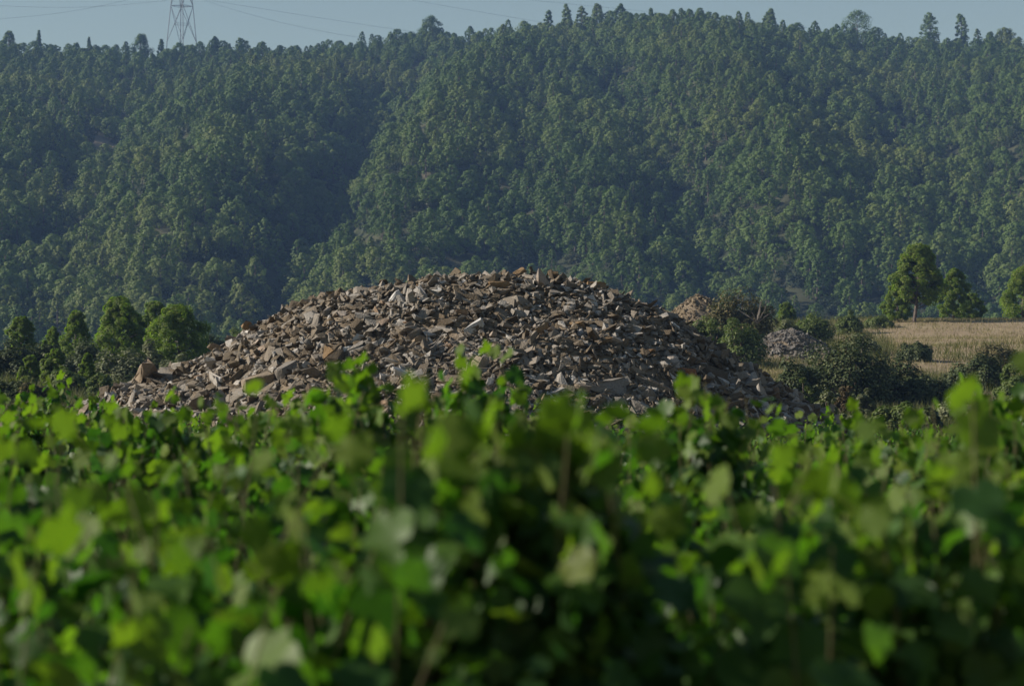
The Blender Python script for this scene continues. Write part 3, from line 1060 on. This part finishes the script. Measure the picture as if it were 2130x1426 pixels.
def add_stone(c, R, s, k, mat=None, label=None):
    me = BIG_ME[k % len(BIG_ME)]
    o = link("stone", me, PILE)
    M = Matrix.Identity(4)
    for i in range(3):
        for j in range(3):
            M[i][j] = float(R[i, j] * s[j])
        M[i][3] = float(c[i] - P0[i])
    o.matrix_basis = M
    if mat:
        o.material_slots[0].link = 'OBJECT'
        o.material_slots[0].material = mat
    if label:
        o["label"] = label
    return o


UP = np.array([0, 0, 1.0])


def special(px, py, w, h, mat, label, k, roll=0.0, depth=0.8, lift=0.0):
    """w, h in photo pixels as seen from the vineyard"""
    p = pile_at(px, py)
    m = p[1] / FPX
    a = math.radians(roll)
    ax = np.array([math.cos(a), 0.0, math.sin(a)])
    az = np.array([-math.sin(a) * 0.9, -0.35, math.cos(a) * 0.9])
    az = nrm((az - ax * np.dot(az, ax))[None])[0]
    R = np.stack([ax, np.cross(az, ax), az], 1)
    ext = BIG[k][0].max(0) - BIG[k][0].min(0)
    s = 0.88 * np.array([w * m, depth * (w + h) / 2 * m, h * m * 1.1]) / ext
    add_stone(p + np.array([0, 0, lift]), R, s, k, mat, label)
    used.append((px, py, max(w, h) * 0.5))


special(300, 776, 62, 44, M_STONE_TAN, "large tan boulder at the heap's left end", 3, 25, 0.8, 0.05)
special(420, 824, 40, 42, M_STONE_TAN, "brown block low on the left", 7, 80)
special(362, 832, 46, 44, M_STONE_TAN, "brown block at the left foot", 9, 60)
special(540, 798, 84, 50, M_STONE_TAN, "wide pale tan slab on the left face", 5, 12)
special(600, 772, 64, 48, M_STONE_GREY, "grey-tan wedge on the left face", 11, 40)
special(732, 815, 74, 70, M_STONE_TAN, "biggest tan slab standing at the foot", 2, 55)
special(662, 846, 56, 42, M_STONE_GREY, "grey block at the foot", 6, 5)
special(640, 900, 52, 30, M_STONE_WHITE, "white block showing between the vines", 8, 5)
special(655, 872, 34, 24, M_STONE_GREY, "block in the low course at the foot", 1, 0)
special(622, 884, 30, 22, M_STONE_TAN, "block in the low course at the foot", 4, 0)
special(850, 780, 88, 15, M_STONE_WHITE, "long white slab", 12, -22, 0.5)
special(876, 792, 50, 14, M_STONE_WHITE, "white shard beside the long slab", 13, -18, 0.5)
special(740, 708, 40, 20, M_STONE_WHITE, "pale shard on the left face", 14, 55, 0.5)
special(716, 729, 50, 18, M_STONE_WHITE, "pale flat shard on the left face", 15, 6, 0.5)
special(912, 728, 62, 30, M_STONE_GREY, "pale grey slab in mid face", 16, 22)
special(955, 706, 56, 22, M_STONE_TAN, "pale tan slab in mid face", 17, -25)
special(872, 712, 40, 34, M_STONE_TAN, "tan wedge in mid face", 18, 50)
special(876, 738, 46, 26, M_STONE_TAN, "tan slab in mid face", 19, -20)
special(986, 682, 54, 26, M_STONE_WHITE, "whitish slab in mid face", 20, 28)
special(690, 738, 46, 40, M_STONE_OCHRE, "brown squarish block", 10, 5)
special(1130, 690, 40, 38, M_STONE_OCHRE, "brown squarish block right of the middle", 21, 4)
special(1196, 678, 48, 26, M_STONE_OCHRE, "ochre block in the upper right face", 22, 8)
special(1082, 566, 34, 14, M_STONE_OCHRE, "ochre stone on the very top", 23, 22)
special(1150, 569, 26, 12, M_STONE_OCHRE, "small ochre stone on the top", 24, -10)
special(1240, 596, 56, 24, M_STONE_OCHRE, "ochre slab on the right shoulder", 25, -18)
special(1042, 592, 60, 22, M_STONE_OCHRE, "brown slab just below the top", 12, 3)
special(820, 625, 56, 22, M_STONE_WHITE, "pale upright shard on the upper left", 0, 60, 0.6)
special(1396, 656, 34, 22, M_STONE_TAN, "pale stone on the right shoulder", 3, -55)
special(1402, 680, 28, 18, M_STONE_WHITE, "whitish stone on the shaded flank", 5, -40)
special(1432, 778, 62, 30, M_STONE_RED, "rust-red boulder on the shaded flank", 7, -18)
special(1262, 712, 42, 20, M_STONE_OCHRE, "ochre flat stone on the right face", 9, 12)
special(1212, 810, 48, 34, M_STONE_TAN, "tan boulder at the right foot", 11, 5)
special(1272, 806, 74, 40, M_STONE_GREY, "big grey boulder at the right foot", 2, -5)
special(1330, 850, 58, 34, M_STONE_GREY, "grey slab at the right foot", 6, -28)
special(1300, 868, 52, 40, M_STONE_GREY, "grey block in the low course, right foot", 8, 65)
special(1345, 822, 44, 38, M_STONE_GREY, "grey block on the shaded foot", 1, 30)
special(940, 800, 72, 44, M_STONE_TAN, "tan slab half behind the vine shoot", 4, 10)
special(890, 800, 40, 26, M_STONE_GREY, "grey stone by the white slab", 13, 15)
special(232, 828, 36, 30, M_STONE_WHITE, "pale stone at the far left tip", 14, 40)
special(262, 810, 44, 24, M_STONE_GREY, "grey stone at the left tip", 15, 10)
special(470, 792, 34, 22, M_STONE_WHITE, "white stone on the lower left face", 16, 10)
special(445, 722, 20, 28, M_STONE_TAN, "pointed stone standing up on the left crest", 17, 75)
special(512, 676, 24, 18, M_STONE_OCHRE, "pointed stone on the left crest", 18, 60)
special(1336, 790, 40, 22, M_STONE_GREY, "grey stone on the shaded flank", 19, -20)

n_big = 300 - len(used)
tries = 0
placed = 0
while placed < n_big and tries < 40000:
    tries += 1
    px = sr.uniform(200, 1720)
    crest = np.interp(px, PX_, PY_)
    if crest > 905:
        continue
    pyy = crest + (930 - crest) * sr.uniform(0.0, 1.0) ** 0.9
    if pyy > 905 or pyy < crest + 9:
        continue
    low = (pyy - 570) / 330
    wpx = sr.uniform(14, 25) + 22 * max(0, low) * sr.uniform(0, 1) ** 2
    if any((px - a) ** 2 + (pyy - b) ** 2 < (0.62 * (wpx * .5 + c)) ** 2 for a, b, c in used):
        continue
    p = pile_at(px, pyy)
    n = pile_n(np.array([p[0]]), np.array([p[1]]))[0]
    k = int(sr.integers(0, len(BIG)))
    size = wpx * p[1] / FPX
    R = rot_basis(nrm((n + 0.8 * UP)[None])[0], sr, 0.28)
    s = size / 1.25 * np.array([1, 1, 1]) * sr.uniform(0.85, 1.15, 3)
    add_stone(p + n * size * 0.06, R, s, k)
    used.append((px, pyy, wpx * 0.5))
    placed += 1


def stone_mass(parent, name, pts, norms, sizes, mat, rng, sink=0.0, tilt=0.5, origin=P0):
    vs, fs, off = [], [], 0
    ks = rng.integers(0, len(SMALL), len(pts))
    for c, n, s, k in zip(pts, norms, sizes, ks):
        v, f = SMALL[k]
        R = rot_basis(nrm((n + 0.7 * UP)[None])[0], rng, tilt)
        w = place(v, R, s * rng.uniform(0.75, 1.2, 3), c + n * s * sink) - origin
        vs.append(w)
        fs.append(f + off)
        off += len(v)
    o = link(name, make_mesh(name, np.concatenate(vs), [np.concatenate(fs)], mat), parent)
    return kind(o, "stuff")


N1 = 24000
qx = sr.uniform(PILE_X[0], PILE_X[-1], N1 * 3)
qy = PILE_D + sr.uniform(-7.2, 7.2, N1 * 3)
zz = pile_z(qx, qy)
okp = (zz > ground_z(qx, qy) - 0.05) & ((qy < PILE_D + 1.0) | (sr.uniform(size=N1 * 3) < 0.35))
qx, qy, zz = qx[okp][:N1], qy[okp][:N1], zz[okp][:N1]
sz = np.clip(sr.lognormal(math.log(0.095), 0.52, len(qx)), 0.045, 0.32)
# bigger pieces roll to the foot
sz *= 1.0 + 0.25 * np.clip((2.6 - zz) / 2.5, -0.4, 1)
nn = pile_n(qx, qy)
stone_mass(PILE, "rubble", np.stack([qx, qy, zz], -1), nn, sz, M_STONE, sr, 0.02, 0.55)

# dry sticks caught on the heap
parts = []
rb = np.random.default_rng(14)
sp0 = pile_at(975, 752)
for k in range(26):
    px, pyy = rb.uniform(880, 1030), rb.uniform(715, 790)
    p = pile_at(px, pyy) - sp0 + np.array([0, -0.12, 0.05])
    a = rb.uniform(0, math.pi)
    L = rb.uniform(0.25, 0.7)
    d3 = np.array([math.cos(a), -0.15, 0.55 * math.sin(a)]) * L
    parts.append(tube([p, p + d3 * .5 + rb.normal(size=3) * .04, p + d3 + rb.normal(size=3) * .05], [.011, .009, .005], 4))
v, q = join(parts)
o = link("dry_twigs", make_mesh("dry_twigs", v, [q], M_DEAD), None, sp0)
o["label"], o["category"] = "tangle of dry bleached twigs caught on the big heap's middle", "twigs"

# two smaller heaps beyond
def small_heap(px, ptop, hw, d, mat, label, seed):
    x = X(px, d)
    g = gz(x, d) - 0.1
    h = Z(ptop, d) - g
    r = hw / FPX * d
    rr = np.random.default_rng(seed)
    t = thing("stone_heap", label, "stone heap", (x, d, g))
    n = 2200
    rad = np.sqrt(rr.uniform(0, 1, n))
    ang = rr.uniform(0, 6.28, n)
    lx, ly = np.cos(ang) * rad * r, np.sin(ang) * rad * r
    def hh(a, b):
        u = np.sqrt((a / r) ** 2 + (b / r) ** 2)
        return h * (0.96 - 0.75 * u ** 1.7 - 0.25 * u) + (0.05 + 0.16 * u) * lattice_noise(a * 1.2 + seed, b * 1.2, 5)
    lz = hh(lx, ly)
    e = 0.1
    nx = -(hh(lx + e, ly) - hh(lx - e, ly)) / (2 * e)
    ny = -(hh(lx, ly + e) - hh(lx, ly - e)) / (2 * e)
    nn_ = nrm(np.stack([nx, ny, np.ones(n)], -1))
    gx_, gy_ = np.meshgrid(np.linspace(-r * 1.15, r * 1.15, 26), np.linspace(-r * 1.15, r * 1.15, 26), indexing='ij')
    vz = hh(gx_, gy_) - 0.06
    ix, jx = np.meshgrid(np.arange(25), np.arange(25), indexing='ij')
    qq = np.stack([ix * 26 + jx, (ix + 1) * 26 + jx, (ix + 1) * 26 + jx + 1, ix * 26 + jx + 1], -1).reshape(-1, 4)
    link("soil_core", make_mesh("soil_core", np.stack([gx_, gy_, vz], -1).reshape(-1, 3), [qq], M_SOIL, smooth=True), t)
    stone_mass(t, "rubble", np.stack([lx, ly, lz], -1), nn_, np.clip(rr.lognormal(math.log(0.085), 0.4, n), 0.04, 0.22), mat, rr, 0.02, 0.5, np.zeros(3))


small_heap(1642, 682, 112, 113, M_HEAP_GREY, "small grey stone heap between the green bush and the dark oak", 3)
small_heap(1452, 606, 112, 123, M_HEAP_BROWN, "brown stone heap behind the big pile's right shoulder", 6)

# grass
def grass_mass(name, pts, h0, h1, mat, label, rng, blades=7, spread=0.18):
    n = len(pts)
    c = np.repeat(pts, blades, 0)
    c[:, :2] += rng.normal(size=(n * blades, 2)) * spread
    c[:, 2] = ground_z(c[:, 0], c[:, 1]) - 0.03
    m = len(c)
    hh = rng.uniform(h0, h1, (m, 1))
    lean = rng.normal(size=(m, 3)) * np.array([0.35, 0.35, 0]) * hh
    w = nrm(rng.normal(size=(m, 3)) * np.array([1, 0.6, 0])) * 0.018 * (0.6 + hh)
    tip = c + lean + np.array([0, 0, 1.0]) * hh
    v = np.stack([c - w, c + w, tip], 1).reshape(-1, 3)
    o = link(name, make_mesh(name, v, [np.arange(m * 3).reshape(-1, 3)], mat))
    o["label"] = label
    return kind(o, "stuff")


gr = np.random.default_rng(8)


def area(n, px0, px1, d0, d1):
    d = gr.uniform(d0, d1, n)
    return np.stack([(gr.uniform(px0, px1, n) - PW / 2) / FPX * d, d, np.zeros(n)], -1)


grass_mass("dry_grass", np.concatenate([area(3600, 1730, 2180, 150, 168), area(2600, 1720, 2180, 101, 150), area(500, 1560, 1660, 98, 110)]), 0.07, 0.26, M_DRYGRASS, "pale dry grass on the field at right", gr)
grass_mass("green_grass", np.concatenate([area(2300, 1620, 2180, 60, 100), area(1800, 1380, 1850, 104, 165), area(3400, -50, 480, 60, 112), area(900, 1760, 2180, 161, 174), area(260, 1720, 2180, 108, 122)]), 0.15, 0.55, M_GREENGRASS, "olive scrub grass on the slopes either side of the stone pile", gr)

# ------------------------------------------------------------------ vineyard
def leaf_mesh_data(seed):
    rr = np.random.default_rng(seed)
    half = [(0.0, 0.02), (0.15, -0.14), (0.36, -0.06), (0.51, 0.16), (0.47, 0.29), (0.55, 0.52), (0.42, 0.65), (0.31, 0.66), (0.19, 0.86), (0.0, 1.02)]
    mid = [(0.0, 0.02), (0.0, 0.32), (0.0, 0.64), (0.0, 1.02)]
    fold, curl, wave = rr.uniform(0.05, 0.45), rr.uniform(-0.1, 0.45), rr.uniform(0.03, 0.09)
    ph = rr.uniform(0, 6.28)
    verts = [(x, y) for x, y in mid]
    tris = []
    for sg in (1, -1):
        b = len(verts)
        jit = rr.uniform(0.92, 1.08, len(half))
        verts += [(sg * x * j, y * j) for (x, y), j in zip(half[1:-1], jit[1:-1])]
        idx = list(range(b, b + 8))
        T = [(0, idx[0], 1), (idx[0], idx[1], 1), (idx[1], idx[2], 1), (idx[2], idx[3], 1), (idx[3], idx[4], 1), (idx[4], idx[5], 1), (1, idx[5], 2), (idx[5], idx[6], 2), (idx[6], idx[7], 2), (idx[7], 3, 2)]
        tris += [t if sg == 1 else (t[0], t[2], t[1]) for t in T]
    v = []
    for x, y in verts:
        z = fold * abs(x) - curl * (y - 0.3) ** 2 - 0.35 * abs(x) ** 2 + wave * math.sin(7 * x + 5 * y + ph)
        v.append((x, y, z))
    return np.array(v), np.array(tris)


LEAVES = [leaf_mesh_data(s) for s in range(10)]
LEAF_ME = [make_mesh("leaf", v, [t], M_VINE, smooth=True) for v, t in LEAVES]
TIP_ME = [make_mesh("leaf", v, [t], M_TIP, smooth=True) for v, t in LEAVES[:4]]


def grow_vine(rng, ztop, width, row_dir, talls=(), ncanes=13, lmax=0.125, zmin=0.55):
    """returns leaves [(pos, R, size, variant, is_tip)], cane tubes, trunk tube; around the vine's own base"""
    rd = np.array([row_dir[0], row_dir[1], 0.0])
    sd_ = np.array([-row_dir[1], row_dir[0], 0.0])
    leaves, canes = [], []
    starts = [((i + rng.uniform(0.2, 0.8)) / ncanes - 0.5) * width for i in range(ncanes)]
    specs = [(s, rng.normal() * 0.08, ztop + rng.normal() * 0.11 - 0.14 * (2 * abs(s) / width) ** 2, s + rng.normal() * 0.14, rng.normal() * 0.22) for s in starts]
    for (dx, zt) in talls:                            # dx to the picture's right, not along the row
        o = np.array([dx, 0.0, 0.0])
        for q_ in range(5):                           # a tuft of five canes
            o2 = o + rng.normal(size=3) * np.array([0.085, 0.085, 0]) * (q_ > 0)
            specs.append((float(o @ rd), float(o @ sd_), zt - (q_ > 0) * rng.uniform(0.02, 0.18), float(o2 @ rd), float(o2 @ sd_)))
    n_plain = ncanes
    for ci, (s0, n0, zt, s1, n1) in enumerate(specs):
        shoot = ci >= n_plain
        base = rd * (s0 * 0.8 + (rng.normal() * 0.10 if shoot else 0)) + sd_ * n0 * 0.5 + np.array([0, 0, 0.5])
        tip = rd * s1 + sd_ * n1 + np.array([0, 0, zt])
        L = np.linalg.norm(tip - base)
        sway = rng.normal(size=3) * np.array([0.07, 0.07, 0])
        ts = np.linspace(0, 1, 8)
        path = np.array([base * (1 - t) + tip * t + sway * math.sin(3.1 * t) for t in ts])
        canes.append(tube(path, np.linspace(0.0028 if ci >= n_plain else 0.0038, 0.0018, 8), 5))
        n = max(4, int(L / (0.046 if shoot else 0.062)))
        face = math.copysign(1.0, n1 + rng.normal() * 0.08)
        az0 = math.atan2(sd_[1] * face, sd_[0] * face)
        for k in range(n):
            t = (k + rng.uniform(0.2, 0.8)) / n
            p = base * (1 - t) + tip * t + sway * math.sin(3.1 * t)
            if p[2] < zmin:
                continue
            young = t > (0.95 if shoot else 0.88)
            az = az0 + (1 if k % 2 else -1) * rng.uniform(0.1, 1.0) + rng.normal() * 0.35
            if shoot or rng.uniform() < 0.25:         # shoots are leafy all round
                az = az0 + k * 2.4 + rng.normal() * 0.5
            side = np.array([math.cos(az), math.sin(az), 0])
            size = lmax * (0.8 if shoot else 1.0) * rng.uniform(0.6, 1.08) * (1.0 if t < (0.92 if shoot else 0.8) else 1.0 - 2.6 * (t - (0.92 if shoot else 0.8)))
            size = max(size, 0.035)
            pet = side * (rng.uniform(0.02, 0.05) if shoot else rng.uniform(0.04, 0.09)) + np.array([0, 0, rng.uniform(0.0, 0.05)])
            if young:
                tipd = side * 0.6 + np.array([0, 0, 0.7]) + rng.normal(size=3) * 0.3
                nor = side * 0.5 + np.array([0, 0, 0.4]) + rng.normal(size=3) * 0.4
            else:
                tipd = side * 0.55 + np.array([0, 0, -0.85]) + rng.normal(size=3) * 0.33
                nor = side * 0.75 + np.array([0, 0, 0.6]) + rng.normal(size=3) * 0.30
            tipd = nrm(tipd[None])[0]
            nor = nrm((nor - tipd * (nor @ tipd))[None])[0]
            R = np.stack([np.cross(tipd, nor), tipd, nor], 1)
            leaves.append((p + pet, R, size, int(rng.integers(0, 10)), young))
            if not young and rng.uniform() < (0.9 if shoot and t > 0.3 else 0.45):     # lateral leaf
                p2 = p + rng.normal(size=3) * np.array([0.11, 0.11, 0.06])
                R2 = R @ np.array(Matrix.Rotation(rng.normal() * 0.9, 3, 'Z')) @ np.array(Matrix.Rotation(rng.normal() * 0.6, 3, 'X'))
                leaves.append((p2, R2, size * rng.uniform(0.55, 0.9), int(rng.integers(0, 10)), False))
    wob = rng.normal(size=(5, 2)) * 0.025
    tp = np.array([[wob[i, 0], wob[i, 1], 0.56 * i / 4] for i in range(5)])
    arms = [tube(tp, [0.045, 0.036, 0.034, 0.036, 0.04], 7)]
    for sg in (-1, 1):
        arms.append(tube([np.array([0, 0, 0.53]), rd * sg * width * 0.2 + np.array([0, 0, 0.56]), rd * sg * width * 0.42 + np.array([0, 0, 0.52])], [0.03, 0.022, 0.014], 6))
    return leaves, join(canes), join(arms)


def leaf_block(leaves):
    vs, fs, mi, off = [], [], [], 0
    for p, R, s, k, young in leaves:
        v, t = LEAVES[k]
        vs.append((v * s) @ R.T + p)
        fs.append(t + off)
        mi += [1 if young else 0] * len(t)
        off += len(v)
    return np.concatenate(vs), np.concatenate(fs), mi


ROW_ANG = math.radians(62)                                # rows run from near left to far right
RD = (math.sin(ROW_ANG), math.cos(ROW_ANG))
vr = np.random.default_rng(99)


def add_vine_parts(x, y, label, leaves, canes, trunk, group=None, limit=300):
    t = thing("grapevine", label, "grapevine", (x, y, gz(x, y)), group)
    link("trunk", make_mesh("trunk", trunk[0], [trunk[1]], M_VBARK, smooth=True), t)
    c = link("cane", make_mesh("cane", canes[0], [canes[1]], M_CANE, smooth=True), t)
    # the leaves that show largest become parts, low ones inside the row one mass
    lv = sorted(leaves, key=lambda l: -l[0][2])
    for p, R, s, k, young in lv[:limit]:
        o = link("leaf", TIP_ME[k % 4] if young else LEAF_ME[k], t)
        M = Matrix.Identity(4)
        for i in range(3):
            for j in range(3):
                M[i][j] = float(R[i, j] * s)
            M[i][3] = float(p[i])
        o.matrix_basis = M
    if len(lv) > limit:
        v, f, mi = leaf_block(lv[limit:])
        kind(link("foliage", make_mesh("foliage", v, [f], [M_VINE, M_TIP], mi, smooth=True), t), "stuff")
    return t


def ztop(py, d):
    return Z(py, d) - 0.03


# (px, top row, distance, width, extra shoots [(px, row)], label)
NEAR = [
    (1060, 1000, 4.2, 0.75, [(1000, 850), (1050, 800), (1085, 780), (1110, 800), (1150, 830), (1040, 830), (1200, 880), (940, 880), (1240, 920), (900, 930), (1090, 850), (1170, 900), (960, 920), (1130, 900), (1060, 880), (1020, 920)], "big blurred grapevine at front centre, its shoots covering the pile's foot"),
    (250, 1140, 4.5, 0.8, [(330, 1050), (180, 1090)], "blurred grapevine at the front left of the picture"),
    (1930, 1060, 4.4, 0.9, [(1690, 990), (2060, 960), (1880, 1000), (2000, 1010)], "blurred pale-lit grapevine at the front right"),
    (1500, 1200, 4.8, 0.7, [(1400, 1130), (1620, 1120)], "blurred grapevine in front between the centre and right ones"),
    (660, 1180, 4.0, 0.7, [(560, 1120)], "blurred dark grapevine at the front, left of centre"),
    (2140, 1020, 5.6, 0.8, [(2090, 950)], "blurred grapevine cut by the right picture edge"),
    (-20, 1100, 5.4, 0.9, [(40, 1050)], "blurred grapevine cut by the left picture edge"),
    (420, 1020, 6.3, 0.9, [(390, 960), (250, 990)], "grapevine second in depth on the left"),
    (830, 960, 6.6, 0.8, [(760, 900), (850, 900)], "grapevine just left of and behind the front-centre one"),
    (1350, 1080, 6.4, 0.7, [(1480, 1010)], "grapevine in the shaded gap right of the front-centre one"),
    (1720, 1020, 6.8, 0.9, [(1660, 960), (1790, 980)], "grapevine behind the gap at the right"),
    (70, 980, 7.6, 1.0, [(30, 930)], "grapevine in the second row at the left edge"),
    (2020, 940, 8.0, 1.0, [(2062, 812), (2040, 850), (2090, 870), (1960, 890)], "grapevine at the right with a tall shoot beside the olive shrub"),
    (1450, 920, 8.2, 0.9, [(1412, 802), (1490, 838), (1520, 822), (1440, 850)], "grapevine with two upright shoots in front of the shaded flank"),
    (590, 960, 8.6, 1.0, [(640, 900)], "grapevine left of the shoot that overlaps the white slab"),
    (790, 900, 9.0, 0.9, [(742, 756), (770, 770), (800, 800), (720, 790), (830, 850), (890, 840)], "grapevine whose tall shoot overlaps the pile left of the white slab"),
    (1040, 900, 9.8, 1.0, [(1018, 724), (985, 770), (960, 800)], "grapevine with a thin bright shoot reaching up the middle of the pile"),
    (290, 900, 10.4, 1.0, [(250, 852), (330, 840), (400, 850), (300, 880)], "yellow-green grapevine left of the pile's foot"),
    (560, 890, 11.5, 1.0, [(575, 830), (600, 850), (530, 850)], "grapevine with a bushy top before the pile's left foot"),
    (1250, 960, 9.6, 1.0, [], "grapevine behind the front-centre one on its right"),
    (1660, 950, 10.0, 1.0, [(1610, 900)], "grapevine before the shaded right end of the pile"),
    (1800, 920, 11.5, 1.0, [(1795, 850), (1820, 880)], "grapevine with a tall top below the rust-brown bush"),
    (2110, 880, 11.0, 1.0, [(2100, 850)], "grapevine at the right edge behind the tall-shoot one"),
    (60, 880, 12.0, 1.0, [(20, 840)], "grapevine at the left edge below the dull shrub"),
]
taken = []
for (px, row, d, wid, tall, lab) in NEAR:
    x = X(px, d)
    r_ = np.random.default_rng(abs(int(px * 5 + d * 10)))
    tl = [((X(a, d) - x), ztop(b, d) - (0.03 if d < 4.3 else -0.02)) for a, b in tall]
    lv, cn, tk = grow_vine(r_, ztop(row, d) + (0.04 if d > 5 else 0.02), wid, RD, tl, 20, 0.108)
    add_vine_parts(x, d, lab, lv, cn, tk)
    taken.append((x, d))

# the rest of the vineyard: rows on a regular spacing
ROWS, ALONG = 2.05, 1.05
sdv = (-RD[1], RD[0])
cells = []
for i in range(-40, 41):
    for j in range(-50, 51):
        x = RD[0] * j * ALONG + sdv[0] * i * ROWS + vr.normal() * 0.06
        y = RD[1] * j * ALONG + sdv[1] * i * ROWS + vr.normal() * 0.06
        if y < 2.6 or y > 40.5 or abs(x) > 0.235 * y + 0.9:
            continue
        if y < 7.5 and min((x - a) ** 2 + (y - b) ** 2 for a, b in taken) < 0.75 ** 2:
            continue
        if y >= 7.5 and min((x - a) ** 2 + (y - b) ** 2 for a, b in taken) < 0.55 ** 2:
            continue
        if y < 3.6:
            continue
        cells.append((x, y))
far_models = []
for k in range(9):
    r_ = np.random.default_rng(300 + k)
    lv, cn, tk = grow_vine(r_, 1.36, 1.1, RD, [(r_.uniform(-.4, .4), 1.38 + r_.uniform(0, .22)) for _ in range(2)], 15, 0.105)
    v, f, mi = leaf_block(lv)
    far_models.append((make_mesh("foliage", v, [f], [M_VINE, M_TIP], mi, smooth=True), make_mesh("cane", cn[0], [cn[1]], M_CANE, smooth=True), make_mesh("trunk", tk[0], [tk[1]], M_VBARK, smooth=True)))
FARTALL = {}
for (x, y) in cells:
    if y < 17.0:
        r_ = np.random.default_rng(int(abs(x) * 1000 + y * 77))
        vpx = PW / 2 + FPX * x / y
        dip = 0.0 if y < 13 else 0.12 * math.exp(-((vpx - 650) / 60) ** 2) + 0.12 * math.exp(-((vpx - 1310) / 70) ** 2)
        zt = 1.37 - dip + r_.normal() * 0.11 - (0.10 if y < 7.5 else 0)
        lv, cn, tk = grow_vine(r_, zt, 1.0, RD, [(r_.uniform(-.35, .35), zt + r_.uniform(0.03, 0.2)) for _ in range(1)], 15, 0.11)
        add_vine_parts(x, y, "leafy grapevine of the near rows, merged with its neighbours below the taller shoots", lv, cn, tk, "grapevines filling the near rows", 150)
    else:
        k = int(vr.integers(0, 9))
        mid_ = y < 25
        t = thing("grapevine", "grapevine crowded among its neighbours in the middle rows" if mid_ else "small-looking grapevine in the last rows before the stone pile", "grapevine", (x, y, gz(x, y)),
                  "grapevines of the middle rows" if mid_ else "grapevines of the far rows")
        t.rotation_euler = (0, 0, math.pi * int(vr.integers(0, 2)) + vr.normal() * 0.15)
        vpx = PW / 2 + FPX * x / y
        s = vr.uniform(0.94, 1.08) + 0.11 * float(lattice_noise(np.array([x / 2.6 + 4]), np.array([y / 2.6]), 51)[0])
        s -= 0.10 * math.exp(-((vpx - 650) / 60) ** 2) + 0.10 * math.exp(-((vpx - 1310) / 70) ** 2)      # weaker young vines
        t.scale = (1, 1, s)
        kind(link("foliage", far_models[k][0], t), "stuff")
        link("cane", far_models[k][1], t)
        link("trunk", far_models[k][2], t)
# one tall shoot-bearing vine further back at the left
for (px, row, d, tall, lab) in (
        (105, 880, 19.0, [(112, 788), (60, 800), (90, 830), (130, 850)], "distant grapevine with a tall bright shoot at the left, below the young pines"),
        (185, 880, 18.0, [(190, 822), (200, 850)], "distant grapevine with a short upright shoot at the pile's left tip"),
        (690, 905, 17.0, [(690, 868), (720, 880)], "distant grapevine in front of the pile's lowest stone course"),
        (1390, 900, 19.0, [(1370, 862)], "distant grapevine below the pile's right foot")):
    x = X(px, d)
    r_ = np.random.default_rng(int(px))
    lv, cn, tk = grow_vine(r_, ztop(row, d), 1.1, RD, [((X(a, d) - x), ztop(b, d) - (0.03 if d < 4.3 else -0.02)) for a, b in tall], 13, 0.118)
    add_vine_parts(x, d, lab, lv, cn, tk, None, 200)

# ------------------------------------------------------------------ haze
x1 = 0.7 * 1200 + 40
lo, hi = float(gv[:, 2].min()) - 1.0, max(float(gv[:, 2].max()), pz + LEVELS_[-1][0]) + 12
hv, hq = box_verts(0, (1240 - 90) / 2, (lo + hi) / 2, 2 * x1, 1240 + 90, hi - lo)
hm, hnt, hout = new_mat("thin_haze")
pv = hnt.nodes.new("ShaderNodeVolumePrincipled")
pv.inputs['Color'].default_value = HAZE_COLOR
pv.inputs['Density'].default_value = HAZE_DENSITY
hnt.links.new(pv.outputs[0], hout.inputs['Volume'])
kind(link("haze", make_mesh("haze", hv, [hq], hm)), "stuff")
